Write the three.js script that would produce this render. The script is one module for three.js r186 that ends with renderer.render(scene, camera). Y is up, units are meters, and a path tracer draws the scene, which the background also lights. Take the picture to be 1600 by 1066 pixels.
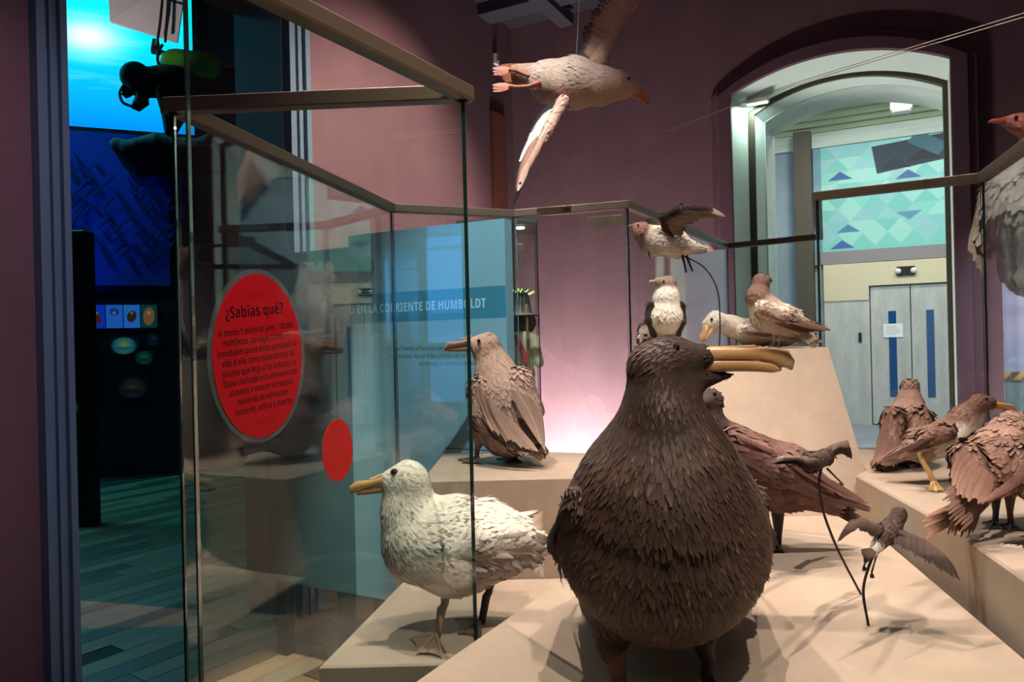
import * as THREE from 'three';
import { RectAreaLightUniformsLib } from 'three/addons/lights/RectAreaLightUniformsLib.js';
import { mergeGeometries } from 'three/addons/utils/BufferGeometryUtils.js';
import { RoundedBoxGeometry } from 'three/addons/geometries/RoundedBoxGeometry.js';

// ---------------------------------------------------------------- camera, exposure
const scene = new THREE.Scene();
scene.background = new THREE.Color(0x000000);
const EYE = 1.45, F = 1160, ROLL = THREE.MathUtils.degToRad(1.35);
const camera = new THREE.PerspectiveCamera(2 * Math.atan(533 / F) * 180 / Math.PI, 1600 / 1066, 0.05, 60);
camera.position.set(0, EYE, 0);
camera.rotation.set(0, 0, -ROLL);
const renderer = new THREE.WebGLRenderer({ antialias: true });
renderer.toneMapping = THREE.LinearToneMapping;
renderer.toneMappingExposure = 1.0;
renderer.shadowMap.enabled = true;
RectAreaLightUniformsLib.init();

// ---------------------------------------------------------------- helpers
const V = (x, y, z) => new THREE.Vector3(x, y, z);
let seed = 1;
const rnd = () => { seed = (seed * 1664525 + 1013904223) >>> 0; return seed / 4294967296; };
const reseed = s => { seed = s >>> 0; };
const CR = Math.cos(ROLL), SR = Math.sin(ROLL);
// a place in the room from a measured direction and its distance from the viewer
function at(x, y, d) {
  const dx = x - 800, dy = 533 - y;
  const ux = dx * CR + dy * SR, uy = -dx * SR + dy * CR;
  return V(ux / F * d, EYE + uy / F * d, -d);
}
// the room's own axes: u along the back wall, v along the doorway wall, from their corner
const C0 = V(0.05, 0, -6.3), BX = 0.883, BZ = 0.469;
const uv = (u, y, v) => V(C0.x + BX * u - BZ * v, y, C0.z + BZ * u + BX * v);
const ROOM = Math.atan2(-BZ, BX);                 // turn that carries x onto u (and z onto v)
const used = {};
function numbered(n) { const k = used[n] = (used[n] ?? -1) + 1; return k ? `${n}_${String(k).padStart(3, '0')}` : n; }
function shade(o) { o.traverse(m => { if (m.isMesh) { m.castShadow = true; m.receiveShadow = true; } }); return o; }
function thing(name, label, category, p = V(0, 0, 0), group) {
  const g = new THREE.Group(); g.name = numbered(name); g.position.copy(p);
  g.userData = { label, category }; if (group) g.userData.group = group; scene.add(g); return g;
}
function part(parent, name, geo, mat, p) {
  const m = new THREE.Mesh(geo, mat); m.name = name; if (p) m.position.copy(p);
  m.castShadow = m.receiveShadow = true; parent.add(m); return m;
}
function structure(name, geo, mat, label, category) {
  const m = new THREE.Mesh(geo, mat); m.name = name; m.userData = { kind: 'structure', label, category };
  m.castShadow = m.receiveShadow = true; scene.add(m); return m;
}
const box = (w, h, d, x = 0, y = 0, z = 0) => new THREE.BoxGeometry(w, h, d).translate(x, y, z);
// box given in room axes (u0..u1, y0..y1, v0..v1)
function roomBox(u0, u1, y0, y1, v0, v1) {
  const g = box(u1 - u0, y1 - y0, v1 - v0, (u0 + u1) / 2, (y0 + y1) / 2, (v0 + v1) / 2);
  g.rotateY(ROOM); g.translate(C0.x, 0, C0.z); return g;
}
function toRoom(g) { g.rotateY(ROOM); g.translate(C0.x, 0, C0.z); return g; }
// prism over a plan polygon [[x,z]...], slightly chamfered
function prism(poly, y0, y1, bev = 0.004) {
  const s = new THREE.Shape(poly.map(([x, z]) => new THREE.Vector2(x, -z)));
  const g = new THREE.ExtrudeGeometry(s, { depth: y1 - y0 - 2 * bev, bevelEnabled: bev > 0, bevelSize: bev, bevelThickness: bev, bevelOffset: -bev, bevelSegments: 1 });
  g.rotateX(-Math.PI / 2); g.translate(0, y0 + bev, 0); return g;
}
// bar of rectangular section between two points
function bar(p, q, w, h) {
  const d = q.clone().sub(p), L = d.length(), g = new RoundedBoxGeometry(w, h, L, 1, Math.min(w, h) * .12);
  const m = new THREE.Matrix4().lookAt(V(0, 0, 0), d, V(0, 1, 0));
  g.applyMatrix4(m); g.translate((p.x + q.x) / 2, (p.y + q.y) / 2, (p.z + q.z) / 2); return g;
}
function tube(pts, r, seg = 24, rad = 8) { return new THREE.TubeGeometry(new THREE.CatmullRomCurve3(pts), seg, r, rad, false); }

// value noise and textures
function hash2(x, y, s) { let h = (x * 374761393 + y * 668265263 + s * 982451653) | 0; h = Math.imul(h ^ (h >>> 13), 1274126177); return ((h ^ (h >>> 16)) >>> 0) / 4294967296; }
function vnoise(x, y, s, per) {
  const xi = Math.floor(x), yi = Math.floor(y), fx = x - xi, fy = y - yi, w = t => t * t * (3 - 2 * t);
  const m = a => ((a % per) + per) % per;
  const a = hash2(m(xi), m(yi), s), b = hash2(m(xi + 1), m(yi), s), c = hash2(m(xi), m(yi + 1), s), d = hash2(m(xi + 1), m(yi + 1), s);
  return a + (b - a) * w(fx) + (c - a) * w(fy) + (a - b - c + d) * w(fx) * w(fy);
}
function noise3(x, y, z) { return (vnoise(x + 31.7 * Math.floor(z), y, 7, 4096) * (1 - (z - Math.floor(z))) + vnoise(x + 31.7 * (Math.floor(z) + 1), y, 7, 4096) * (z - Math.floor(z))); }
function dataTex(n, m, fn, srgb = true) {
  const d = new Uint8Array(n * m * 4);
  for (let j = 0; j < m; j++) for (let i = 0; i < n; i++) { const c = fn(i / n, j / m); for (let k = 0; k < 3; k++) d[(j * n + i) * 4 + k] = Math.max(0, Math.min(255, c[k] * 255)); d[(j * n + i) * 4 + 3] = 255; }
  const t = new THREE.DataTexture(d, n, m, THREE.RGBAFormat); t.wrapS = t.wrapT = THREE.RepeatWrapping; t.magFilter = THREE.LinearFilter; t.minFilter = THREE.LinearMipmapLinearFilter; t.generateMipmaps = true;
  if (srgb) t.colorSpace = THREE.SRGBColorSpace; t.needsUpdate = true; return t;
}
function mottle(amp, s) {
  return dataTex(256, 256, (x, y) => { const v = 1 - amp * (.5 * vnoise(x * 6, y * 6, s, 6) + .3 * vnoise(x * 23, y * 23, s + 1, 23) + .2 * vnoise(x * 90, y * 90, s + 2, 90)); return [v, v, v]; });
}
function canvasTex(w, h, draw) {
  const c = document.createElement('canvas'); c.width = w; c.height = h; draw(c.getContext('2d'), w, h);
  const t = new THREE.CanvasTexture(c); t.colorSpace = THREE.SRGBColorSpace; return t;
}
const STD = o => new THREE.MeshStandardMaterial(o);
const mottleA = mottle(.16, 3), mottleB = mottle(.22, 9);
const M = {
  plinth: STD({ color: 0xb59d89, roughness: .72, map: mottleA, bumpMap: mottleB, bumpScale: .0012 }),
  plinthGap: STD({ color: 0x2a2622, roughness: .9 }),
  wall: STD({ color: 0x76555d, roughness: .8, map: mottleA }),
  casingWall: STD({ color: 0x6a4a55, roughness: .65, map: mottleA }),
  casingBlueLit: STD({ color: 0x5a7286, roughness: .55 }),  // blue light on the grey casing is put into its colour
  ceiling: STD({ color: 0x2b2630, roughness: .9 }),
  beam: STD({ color: 0x34303c, roughness: .7 }),
  darkwall: STD({ color: 0x15161c, roughness: .85 }),
  navy: STD({ color: 0x0c1b4a, roughness: .8 }),
  black: STD({ color: 0x0b0b0d, roughness: .6 }),
  bronze: STD({ color: 0x7d6a58, roughness: .42, metalness: .55 }),
  glass: new THREE.MeshPhysicalMaterial({ color: 0xfbfefd, roughness: 0, transmission: 1, thickness: 0, ior: 1.5 }),
  glassEdge: new THREE.MeshPhysicalMaterial({ color: 0x1c3a35, roughness: .15, clearcoat: 1 }),
  pale: STD({ color: 0xcfe0d6, roughness: .6, map: mottleA }),
  sage: STD({ color: 0x9fae8f, roughness: .7 }),
  lobbyWall: STD({ color: 0x9fb4c2, roughness: .7, map: mottleA }),
  lobbyFloor: STD({ color: 0x8d98a6, roughness: .45, map: mottleB }),
  white: STD({ color: 0xe6e4e0, roughness: .6 }),
  frameDark: STD({ color: 0x4a4438, roughness: .6 }),
  steel: STD({ color: 0xdcdad9, roughness: .4, metalness: .35, map: mottleA }),
  cream: STD({ color: 0xd8cbae, roughness: .6 }),
  wire: STD({ color: 0x17130f, roughness: .5 }),
  eye: new THREE.MeshPhysicalMaterial({ color: 0x0a0706, roughness: .08, clearcoat: 1 }),
};

// ---------------------------------------------------------------- mesh builders
// collects blades, tubes and surfaces with vertex colours into one geometry
function MBx() {
  const pos = [], col = [], tex = [], idx = [], b = this;
  b.count = () => pos.length / 3;
  b.vert = (p, c, u = .5, v = .5) => { pos.push(p.x, p.y, p.z); col.push(c ? c[0] : 1, c ? c[1] : 1, c ? c[2] : 1); tex.push(u, v); return pos.length / 3 - 1; };
  b.grid = (rows, cols, fn, closed) => { // fn(r,c) -> [Vector3, colour, u, v]
    const s = b.count();
    for (let r = 0; r < rows; r++) for (let c = 0; c < cols; c++) { const q = fn(r, c); b.vert(q[0], q[1], q[2], q[3]); }
    for (let r = 0; r < rows - 1; r++) for (let c = 0; c < (closed ? cols : cols - 1); c++) { const i = s + r * cols + c, j = s + r * cols + (c + 1) % cols; idx.push(i, j, i + cols, j, j + cols, i + cols); }
  };
  // a feather: root, direction, face normal, length, width
  b.blade = (p, d, n, len, wid, c1, c2, o = {}) => {
    const rows = o.rows ?? 4, side = V(0, 0, 0).crossVectors(d, n).normalize(), prof = o.prof ?? (t => Math.min(1, .35 + 2.2 * t) * Math.sqrt(Math.max(0, 1 - Math.pow(t, o.pow ?? 3.2)))), curl = o.curl ?? 0, bend = o.bend ?? 0, cup = o.cup ?? .12;
    const three = o.mid !== false, us = three ? [-1, 0, 1] : [-1, 1], s = b.count(), q = V(0, 0, 0);
    for (let r = 0; r < rows; r++) {
      const t = r / (rows - 1), w = wid * .5 * prof(Math.min(.985, t));
      for (const u of us) {
        q.copy(p).addScaledVector(d, len * t).addScaledVector(n, curl * len * t * t + (u === 0 ? cup * w : 0)).addScaledVector(side, u * w + bend * len * t * t);
        const m = Math.pow(t, o.fade ?? 2.5); b.vert(q, [c1[0] + (c2[0] - c1[0]) * m, c1[1] + (c2[1] - c1[1]) * m, c1[2] + (c2[2] - c1[2]) * m], .5 + u * .48, t);
      }
    }
    const k = us.length;
    for (let r = 0; r < rows - 1; r++) for (let c = 0; c < k - 1; c++) { const i = s + r * k + c; idx.push(i, i + 1, i + k, i + 1, i + 1 + k, i + k); }
  };
  b.leaf = (p, d, n, len, wid, c) => b.blade(p, d.clone().normalize(), n, len, wid, c ?? [1, 1, 1], c ?? [1, 1, 1], { pow: 1.6 });
  // elliptical loft: stations [centre, halfAcross, halfUp], across = reference axis
  b.loft = (st, across, nseg, cfn, power = 1) => {
    const n = st.length, s0 = b.count();
    const frames = st.map((s, i) => { const t = st[Math.min(n - 1, i + 1)][0].clone().sub(st[Math.max(0, i - 1)][0]).normalize(); const a = across.clone().addScaledVector(t, -across.dot(t)).normalize(); return [a, V(0, 0, 0).crossVectors(t, a).normalize()]; });
    const sp = (x) => Math.sign(x) * Math.pow(Math.abs(x), power);
    b.grid(n, nseg, (r, c) => { const th = c / nseg * Math.PI * 2, [a, u] = frames[r]; return [st[r][0].clone().addScaledVector(a, st[r][1] * sp(Math.cos(th))).addScaledVector(u, st[r][2] * sp(Math.sin(th))), cfn ? cfn(r / (n - 1), th) : null, c / nseg, r / (n - 1)]; }, true);
    for (const e of [0, n - 1]) { const ci = b.vert(st[e][0], cfn ? cfn(e ? 1 : 0, 0) : null), first = s0 + e * nseg; for (let c = 0; c < nseg; c++) { const i = first + c, j = first + (c + 1) % nseg; e ? idx.push(i, j, ci) : idx.push(j, i, ci); } }
  };
  b.tri = (i, j, k) => idx.push(i, j, k);
  b.geo = () => {
    const g = new THREE.BufferGeometry(); g.setAttribute('position', new THREE.Float32BufferAttribute(pos, 3)); g.setAttribute('color', new THREE.Float32BufferAttribute(col, 3)); g.setAttribute('uv', new THREE.Float32BufferAttribute(tex, 2)); g.setIndex(idx); g.computeVertexNormals(); return g;
  };
}
// distance to a chain of tapered capsules; bone = {a,b,ra,rb,k,flat:[axis,scale]}
const smin = (a, b, k) => { const h = Math.max(k - Math.abs(a - b), 0) / k; return Math.min(a, b) - h * h * k * .25; };
function boneDist(B, x, y, z) {
  const ax = B.a.x, ay = B.a.y, az = B.a.z, dx = B.b.x - ax, dy = B.b.y - ay, dz = B.b.z - az, L = dx * dx + dy * dy + dz * dz;
  let t = L > 0 ? ((x - ax) * dx + (y - ay) * dy + (z - az) * dz) / L : 0; t = t < 0 ? 0 : t > 1 ? 1 : t;
  let ox = x - ax - dx * t, oy = y - ay - dy * t, oz = z - az - dz * t;
  if (B.flat) { const n = B.flat[0], q = (ox * n.x + oy * n.y + oz * n.z) * (1 / B.flat[1] - 1); ox += n.x * q; oy += n.y * q; oz += n.z * q; }
  const r = B.ra + (B.rb - B.ra) * t, d = Math.sqrt(ox * ox + oy * oy + oz * oz) - r;
  return B.flat ? d * Math.min(1, B.flat[1] + .25) : d;
}
function field(bones) { return (x, y, z) => { let d = 1e3; for (const B of bones) { const e = boneDist(B, x, y, z); d = d > 1e2 ? e : smin(d, e, B.k); } return d; }; }
// surface nets over the bones' box
function netMesh(bones, cell, extra) {
  const lo = V(1e9, 1e9, 1e9), hi = V(-1e9, -1e9, -1e9);
  for (const B of bones) for (const [p, r] of [[B.a, B.ra], [B.b, B.rb]]) { lo.min(V(p.x - r, p.y - r, p.z - r)); hi.max(V(p.x + r, p.y + r, p.z + r)); }
  lo.subScalar(cell * 3); hi.addScalar(cell * 3);
  const n = [0, 1, 2].map(i => Math.ceil((hi.getComponent(i) - lo.getComponent(i)) / cell) + 1), [nx, ny, nz] = n, f0 = field(bones), f = extra ? (x, y, z) => extra(f0(x, y, z), x, y, z) : f0;
  const g = new Float32Array(nx * ny * nz), id = (i, j, k) => (k * ny + j) * nx + i;
  for (let k = 0; k < nz; k++) for (let j = 0; j < ny; j++) for (let i = 0; i < nx; i++) g[id(i, j, k)] = f(lo.x + i * cell, lo.y + j * cell, lo.z + k * cell);
  const vid = new Int32Array(nx * ny * nz).fill(-1), pos = [], idx = [];
  const E = [[0, 0, 0, 1, 0, 0], [0, 1, 0, 1, 1, 0], [0, 0, 1, 1, 0, 1], [0, 1, 1, 1, 1, 1], [0, 0, 0, 0, 1, 0], [1, 0, 0, 1, 1, 0], [0, 0, 1, 0, 1, 1], [1, 0, 1, 1, 1, 1], [0, 0, 0, 0, 0, 1], [1, 0, 0, 1, 0, 1], [0, 1, 0, 0, 1, 1], [1, 1, 0, 1, 1, 1]];
  for (let k = 0; k < nz - 1; k++) for (let j = 0; j < ny - 1; j++) for (let i = 0; i < nx - 1; i++) {
    let sx = 0, sy = 0, sz = 0, c = 0;
    for (const e of E) { const a = g[id(i + e[0], j + e[1], k + e[2])], b = g[id(i + e[3], j + e[4], k + e[5])]; if ((a < 0) !== (b < 0)) { const t = a / (a - b); sx += e[0] + (e[3] - e[0]) * t; sy += e[1] + (e[4] - e[1]) * t; sz += e[2] + (e[5] - e[2]) * t; c++; } }
    if (c) { vid[id(i, j, k)] = pos.length / 3; pos.push(lo.x + (i + sx / c) * cell, lo.y + (j + sy / c) * cell, lo.z + (k + sz / c) * cell); }
  }
  for (let k = 1; k < nz - 1; k++) for (let j = 1; j < ny - 1; j++) for (let i = 1; i < nx - 1; i++) {
    const a = g[id(i, j, k)] < 0;
    const quad = (flip, p, q, r, s) => flip ? idx.push(p, q, r, p, r, s) : idx.push(p, r, q, p, s, r);
    if (a !== (g[id(i + 1, j, k)] < 0)) quad(a, vid[id(i, j - 1, k - 1)], vid[id(i, j, k - 1)], vid[id(i, j, k)], vid[id(i, j - 1, k)]);
    if (a !== (g[id(i, j + 1, k)] < 0)) quad(!a, vid[id(i - 1, j, k - 1)], vid[id(i, j, k - 1)], vid[id(i, j, k)], vid[id(i - 1, j, k)]);
    if (a !== (g[id(i, j, k + 1)] < 0)) quad(a, vid[id(i - 1, j - 1, k)], vid[id(i, j - 1, k)], vid[id(i, j, k)], vid[id(i - 1, j, k)]);
  }
  const geo = new THREE.BufferGeometry(); geo.setAttribute('position', new THREE.Float32BufferAttribute(pos, 3)); geo.setIndex(idx);
  const nor = new Float32Array(pos.length), h = cell * .5;
  for (let i = 0; i < pos.length; i += 3) { const [x, y, z] = [pos[i], pos[i + 1], pos[i + 2]], v = V(f(x + h, y, z) - f(x - h, y, z), f(x, y + h, z) - f(x, y - h, z), f(x, y, z + h) - f(x, y, z - h)).normalize(); nor[i] = v.x; nor[i + 1] = v.y; nor[i + 2] = v.z; }
  geo.setAttribute('normal', new THREE.BufferAttribute(nor, 3)); return geo;
}
// overlapping body feathers scattered over a surface, lying along the bones' head-to-tail direction
function plumage(B, geo, bones, n, size, color, o = {}) {
  const p = geo.attributes.position.array, nn = geo.attributes.normal.array, ix = geo.index.array, cum = []; let A = 0;
  const a = V(0, 0, 0), b = V(0, 0, 0), c = V(0, 0, 0), e = V(0, 0, 0);
  for (let i = 0; i < ix.length; i += 3) { a.fromArray(p, ix[i] * 3); b.fromArray(p, ix[i + 1] * 3); c.fromArray(p, ix[i + 2] * 3); e.crossVectors(b.clone().sub(a), c.clone().sub(a)); A += e.length() / 2; cum.push(A); }
  const cnt = n ?? Math.round(A * o.density);
  for (let k = 0; k < cnt; k++) {
    const r = (k + rnd()) / cnt * A; let l = 0, h = cum.length - 1; while (l < h) { const m = (l + h) >> 1; if (cum[m] < r) l = m + 1; else h = m; }
    let s = rnd(), t = rnd(); if (s + t > 1) { s = 1 - s; t = 1 - t; }
    const i0 = ix[l * 3] * 3, i1 = ix[l * 3 + 1] * 3, i2 = ix[l * 3 + 2] * 3, w = 1 - s - t;
    const P = V(p[i0] * w + p[i1] * s + p[i2] * t, p[i0 + 1] * w + p[i1 + 1] * s + p[i2 + 1] * t, p[i0 + 2] * w + p[i1 + 2] * s + p[i2 + 2] * t), N = V(nn[i0] * w + nn[i1] * s + nn[i2] * t, nn[i0 + 1] * w + nn[i1 + 1] * s + nn[i2 + 1] * t, nn[i0 + 2] * w + nn[i1 + 2] * s + nn[i2 + 2] * t).normalize();
    const f = V(0, 0, 0); let len = 0, W = 0;
    for (const q of bones) { const d = Math.max(1e-4, boneDist(q, P.x, P.y, P.z) + q.rb * .25), ww = 1 / (d * d * d); f.addScaledVector(q.b.clone().sub(q.a).normalize(), ww); len += (q.f ?? 1) * ww; W += ww; }
    len = len / W * size * (.75 + rnd() * .5); if (len < size * .05) continue;
    f.normalize(); f.x += (rnd() - .5) * .35; f.y += (rnd() - .5) * .35 - (o.droop ?? .15); f.z += (rnd() - .5) * .35; f.addScaledVector(N, -f.dot(N)).normalize();
    const lift = (o.lift ?? .1) * (.3 + rnd() * 1.2), D = f.clone().multiplyScalar(Math.cos(lift)).addScaledVector(N, Math.sin(lift)).normalize(), NN = N.clone().addScaledVector(D, -N.dot(D)).normalize();
    const cc = color(P, N), v = 1 + (rnd() - .5) * (o.vary ?? .35), c1 = cc[0].map(x => x * v), c2 = (cc[1] ?? cc[0]).map(x => x * v);
    B.blade(P.addScaledVector(N, -.0004), D, NN, len, len * (o.aspect ?? .62) * (.85 + rnd() * .3), c1, c2, { rows: o.rows ?? 3, mid: o.mid ?? false, curl: -(o.curl ?? .02), fade: 1.6, pow: o.pow ?? 2.6 });
  }
}
const lin = hex => { const c = new THREE.Color(hex); return [c.r, c.g, c.b]; };
const mix = (a, b, t) => { t = Math.max(0, Math.min(1, t)); return a.map((x, i) => x + (b[i] - x) * t); };
// barbs and shaft of a feather
const barb = dataTex(64, 128, (x, y) => { const s = Math.abs(x - .5), v = .9 + .16 * Math.sin((y * 34 + s * 26) * 2.2 + 3 * vnoise(x * 9, y * 9, 3, 64)) * .5 + .12 * (vnoise(x * 30, y * 14, 5, 64) - .5) + (s < .03 ? .1 : 0); return [v, v, v]; });
const FEATHER = new THREE.MeshStandardMaterial({ vertexColors: true, map: barb, roughness: .8, side: THREE.DoubleSide });
const FEATHER_GLOSS = new THREE.MeshPhysicalMaterial({ vertexColors: true, map: barb, roughness: .58, side: THREE.DoubleSide, sheen: .25, sheenRoughness: .6, sheenColor: new THREE.Color(.5, .35, .28) });
const SKIN = new THREE.MeshStandardMaterial({ vertexColors: true, roughness: .9 });
const HORN = new THREE.MeshPhysicalMaterial({ vertexColors: true, roughness: .38, clearcoat: .35, clearcoatRoughness: .3 });
const LEGM = new THREE.MeshStandardMaterial({ vertexColors: true, roughness: .55 });

// a bird laid out at distance D: joints are [x, y, nearer (m), radius]
class Bird {
  constructor(name, label, D, base, seedn, opts = {}) {
    this.D = D; this.s = D / F; this.g = thing(name, label, opts.category ?? 'bird', base, opts.group); this.o = base.clone(); reseed(seedn); this.opts = opts;
  }
  p(x, y, z = 0) { return at(x, y, this.D - z).sub(this.o); }
  bone(j, k, o = {}) { const a = this.p(j[0], j[1], j[2]), b = this.p(k[0], k[1], k[2]), ra = j[3] * this.s, rb = k[3] * this.s; return { a, b, ra, rb, k: o.k ? o.k * this.s * .42 : Math.min(ra, rb) * .4 + .002, f: o.f ?? 1, flat: o.flat }; }
  chain(js, os = []) { const r = []; for (let i = 0; i < js.length - 1; i++) r.push(this.bone(js[i], js[i + 1], Array.isArray(os) ? os[i] : os)); return r; }
  px(P) { const q = P.clone().add(this.o), k = -q.z / F, ux = q.x / k, uy = (q.y - EYE) / k; return [800 + ux * CR - uy * SR, 533 - (ux * SR + uy * CR), P.z + this.o.z + this.D]; }
  // one continuous body, clothed in feathers; color(x, y, z, N) -> [base, fringe]
  body(bones, cell, feathers, color, o = {}) {
    const geo = netMesh(bones, cell * this.s, o.extra), n = geo.attributes.position.count, col = new Float32Array(n * 3), cf = (P, N) => { const q = this.px(P); return color(q[0], q[1], q[2], N); };
    for (let i = 0; i < n; i++) { const P = V().fromArray(geo.attributes.position.array, i * 3), c = cf(P, V().fromArray(geo.attributes.normal.array, i * 3))[0]; col.set(c, i * 3); }
    geo.setAttribute('color', new THREE.BufferAttribute(col, 3));
    const m = part(this.g, 'body', geo, SKIN);
    if (feathers) { const B = new MBx(); plumage(B, geo, bones, feathers.n, feathers.size * this.s, cf, feathers); const f = part(m, 'plumage', B.geo(), feathers.mat ?? FEATHER); f.userData.kind = 'stuff'; }
    return m;
  }
  // a folded or spread wing: flesh bones with coverts plus rows of long feathers
  wing(bones, cell, feathers, color, rows, name = 'wing') {
    const B = new MBx(), cf = (P, N) => { const q = this.px(P); return color(q[0], q[1], q[2], N); };
    if (bones) {
      const geo = netMesh(bones, cell * this.s); const s = geo.attributes.position, off = B.count();
      for (let i = 0; i < s.count; i++) { const P = V().fromArray(s.array, i * 3); B.vert(P, cf(P, V(0, 1, 0))[0]); }
      for (let i = 0; i < geo.index.count; i += 3) B.tri(off + geo.index.array[i], off + geo.index.array[i + 1], off + geo.index.array[i + 2]);
      if (feathers) plumage(B, geo, bones, feathers.n, feathers.size * this.s, cf, feathers);
    }
    for (const r of rows ?? []) this.row(B, r);
    return part(this.g, name, B.geo(), FEATHER);
  }
  // row of blades: starts along polyline A, ends along polyline E
  row(B, r) {
    if (r.count > 2) r = { ...r, count: Math.round(r.count * 1.35), w: r.w * .8 };
    const P = poly => { const pts = poly.map(q => this.p(q[0], q[1], q[2] ?? 0)); return t => { const k = t * (pts.length - 1), i = Math.min(pts.length - 2, Math.floor(k)); return pts[i].clone().lerp(pts[i + 1], k - i); }; };
    const a = P(r.from), e = P(r.to), N0 = V(...(r.n ?? [0, 0, 1])).normalize();
    for (let i = 0; i < r.count; i++) {
      const t = r.count > 1 ? i / (r.count - 1) : 0, p = a(t), q = e(t), d = q.clone().sub(p), L = d.length() * (1 + (rnd() - .5) * (r.jit ?? .16)); d.normalize();
      const n = N0.clone(); if (r.n2) n.lerp(V(...r.n2), t); n.x += (rnd() - .5) * .12; n.addScaledVector(d, -n.dot(d)).normalize();
      const c = typeof r.c === 'function' ? r.c(t) : r.c, v = 1 + (rnd() - .5) * .4, c1 = c[0].map(x => x * v), c2 = (c[1] ?? c[0]).map(x => x * v);
      B.blade(p.addScaledVector(n, (r.lift ?? .0006) * i * (r.stack ?? 1)), d, n, L, r.w * this.s * (.9 + rnd() * .2), c1, c2, { rows: r.rows ?? 7, pow: r.pow ?? 2.3, curl: r.curl ?? 0, bend: r.bend ?? 0, cup: .18, fade: r.fade ?? 3 });
    }
  }
  tail(rows) { const B = new MBx(); for (const r of rows) this.row(B, r); return part(this.g, 'tail', B.geo(), FEATHER); }
  // bill: stations [x, y, z, halfHeight, halfWidth]
  bill(name, st, color, across = V(0, 0, 1), parent, power = 1) {
    const B = new MBx(); B.loft(st.map(q => [this.p(q[0], q[1], q[2]), q[4] * this.s, q[3] * this.s]), across, 14, color, power); return part(parent ?? this.g, name, B.geo(), HORN);
  }
  eye(x, y, z, r, ring) {
    const e = part(this.g, 'eye', new THREE.SphereGeometry(r * this.s, 16, 12), M.eye, this.p(x, y, z));
    if (ring) part(e, 'eyelid', new THREE.TorusGeometry(r * 1.12 * this.s, r * .26 * this.s, 8, 18), STD({ color: ring, roughness: .8 }));
  }
  // leg through joints [x,y,z,r] and a webbed foot with toes at given tips
  leg(js, toes, c, foot) {
    const B = new MBx(), cc = lin(c); B.loft(js.map(q => [this.p(q[0], q[1], q[2]), q[3] * this.s, q[3] * this.s]), V(1, 0, .3), 10, (t, th) => { const v = .8 + .3 * noise3(t * 30, th * 2, 1); return cc.map(x => x * v); });
    const l = part(this.g, 'leg', B.geo(), LEGM);
    if (!toes) return l;
    const W = new MBx(), fc = foot ? lin(foot) : cc, A = this.p(...js[js.length - 1].slice(0, 3)), tips = toes.map(q => this.p(...q)), r = js[js.length - 1][3] * this.s;
    A.y = Math.max(A.y, r * .3);
    for (const T of tips) { T.y = r * .28; W.loft([0, .3, .65, .9, 1].map((t, i) => [A.clone().lerp(T, t).add(V(0, i == 1 ? r * .35 : 0, 0)), r * [.75, .6, .5, .5, .12][i], r * [.7, .5, .4, .35, .1][i]]), V(0, 1, 0), 8, () => fc); }
    for (let i = 0; i < tips.length - 1; i++) { // web, two-sided sheet
      const dn = V(0, -r * .14, 0), up = V(0, r * .14, 0), mid = tips[i].clone().add(tips[i + 1]).multiplyScalar(.5).lerp(A, .14);
      for (const [o, fl] of [[up, 0], [dn, 1]]) { const v0 = W.vert(A.clone().add(o), fc), v1 = W.vert(tips[i].clone().lerp(A, .05).add(o), fc), v2 = W.vert(mid.clone().add(o), fc), v3 = W.vert(tips[i + 1].clone().lerp(A, .05).add(o), fc); fl ? (W.tri(v0, v2, v1), W.tri(v0, v3, v2)) : (W.tri(v0, v1, v2), W.tri(v0, v2, v3)); }
    }
    part(l, 'foot', W.geo(), LEGM); return l;
  }
}
// ---------------------------------------------------------------- lamps of the exhibition room
function spotLamp(p, target, intensity, angle, color, label, pen = .6, radius = .5) {
  const g = thing('track_spotlight', label, 'spotlight', p, 'ceiling spotlights');
  const dir = target.clone().sub(p).normalize(), q = new THREE.Quaternion().setFromUnitVectors(V(0, -1, 0), dir);
  const can = part(g, 'can', new THREE.LatheGeometry([[.028, .12], [.045, .115], [.05, .02], [.05, -.02], [.044, -.02], [.042, .02], [.0, .03]].map(a => new THREE.Vector2(...a)), 20), M.black); can.quaternion.copy(q);
  const em = STD({ color: 0xffffff, emissive: color, emissiveIntensity: 2 });
  const lens = part(g, 'lens', new THREE.CylinderGeometry(.04, .04, .006, 20).translate(0, .012, 0), em); lens.quaternion.copy(q);
  part(g, 'stem', tube([V(0, .05, 0), V(0, .3, 0), V(0, 4.08 - p.y, 0)], .009, 4, 6), M.black);
  const l = new THREE.SpotLight(color, intensity, 0, angle, pen, 2); l.position.copy(dir.clone().multiplyScalar(.025)); l.castShadow = true; l.shadow.radius = radius; l.shadow.mapSize.set(2048, 2048);
  const t = new THREE.Object3D(); t.position.copy(target).sub(p); g.add(l); g.add(t); l.target = t; t.name = 'aim'; l.name = 'lamp';
}
const WARM = 0xffeee2;
spotLamp(V(.3, 3.75, -1.45), V(.36, 1.0, -1.3), 18, .55, WARM, 'black ceiling spotlight straight above the big dark petrel');
spotLamp(V(-.5, 3.75, -2.0), V(-.05, 1.0, -1.8), 20, .5, WARM, 'black ceiling spotlight above the white and the grey petrel');
spotLamp(V(.95, 3.75, -1.95), V(.98, 1.1, -1.7), 15, .42, WARM, 'black ceiling spotlight over the shearwaters');
spotLamp(V(.45, 3.75, .3), V(.25, 1.4, -1.15), 30, .34, WARM, 'black ceiling spotlight behind the viewer aimed at the big dark petrel');
spotLamp(V(1.0, 3.75, -1.1), V(.6, 1.45, -2.3), 13, .24, WARM, 'black ceiling spotlight aimed at the birds on the tall block');
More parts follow.
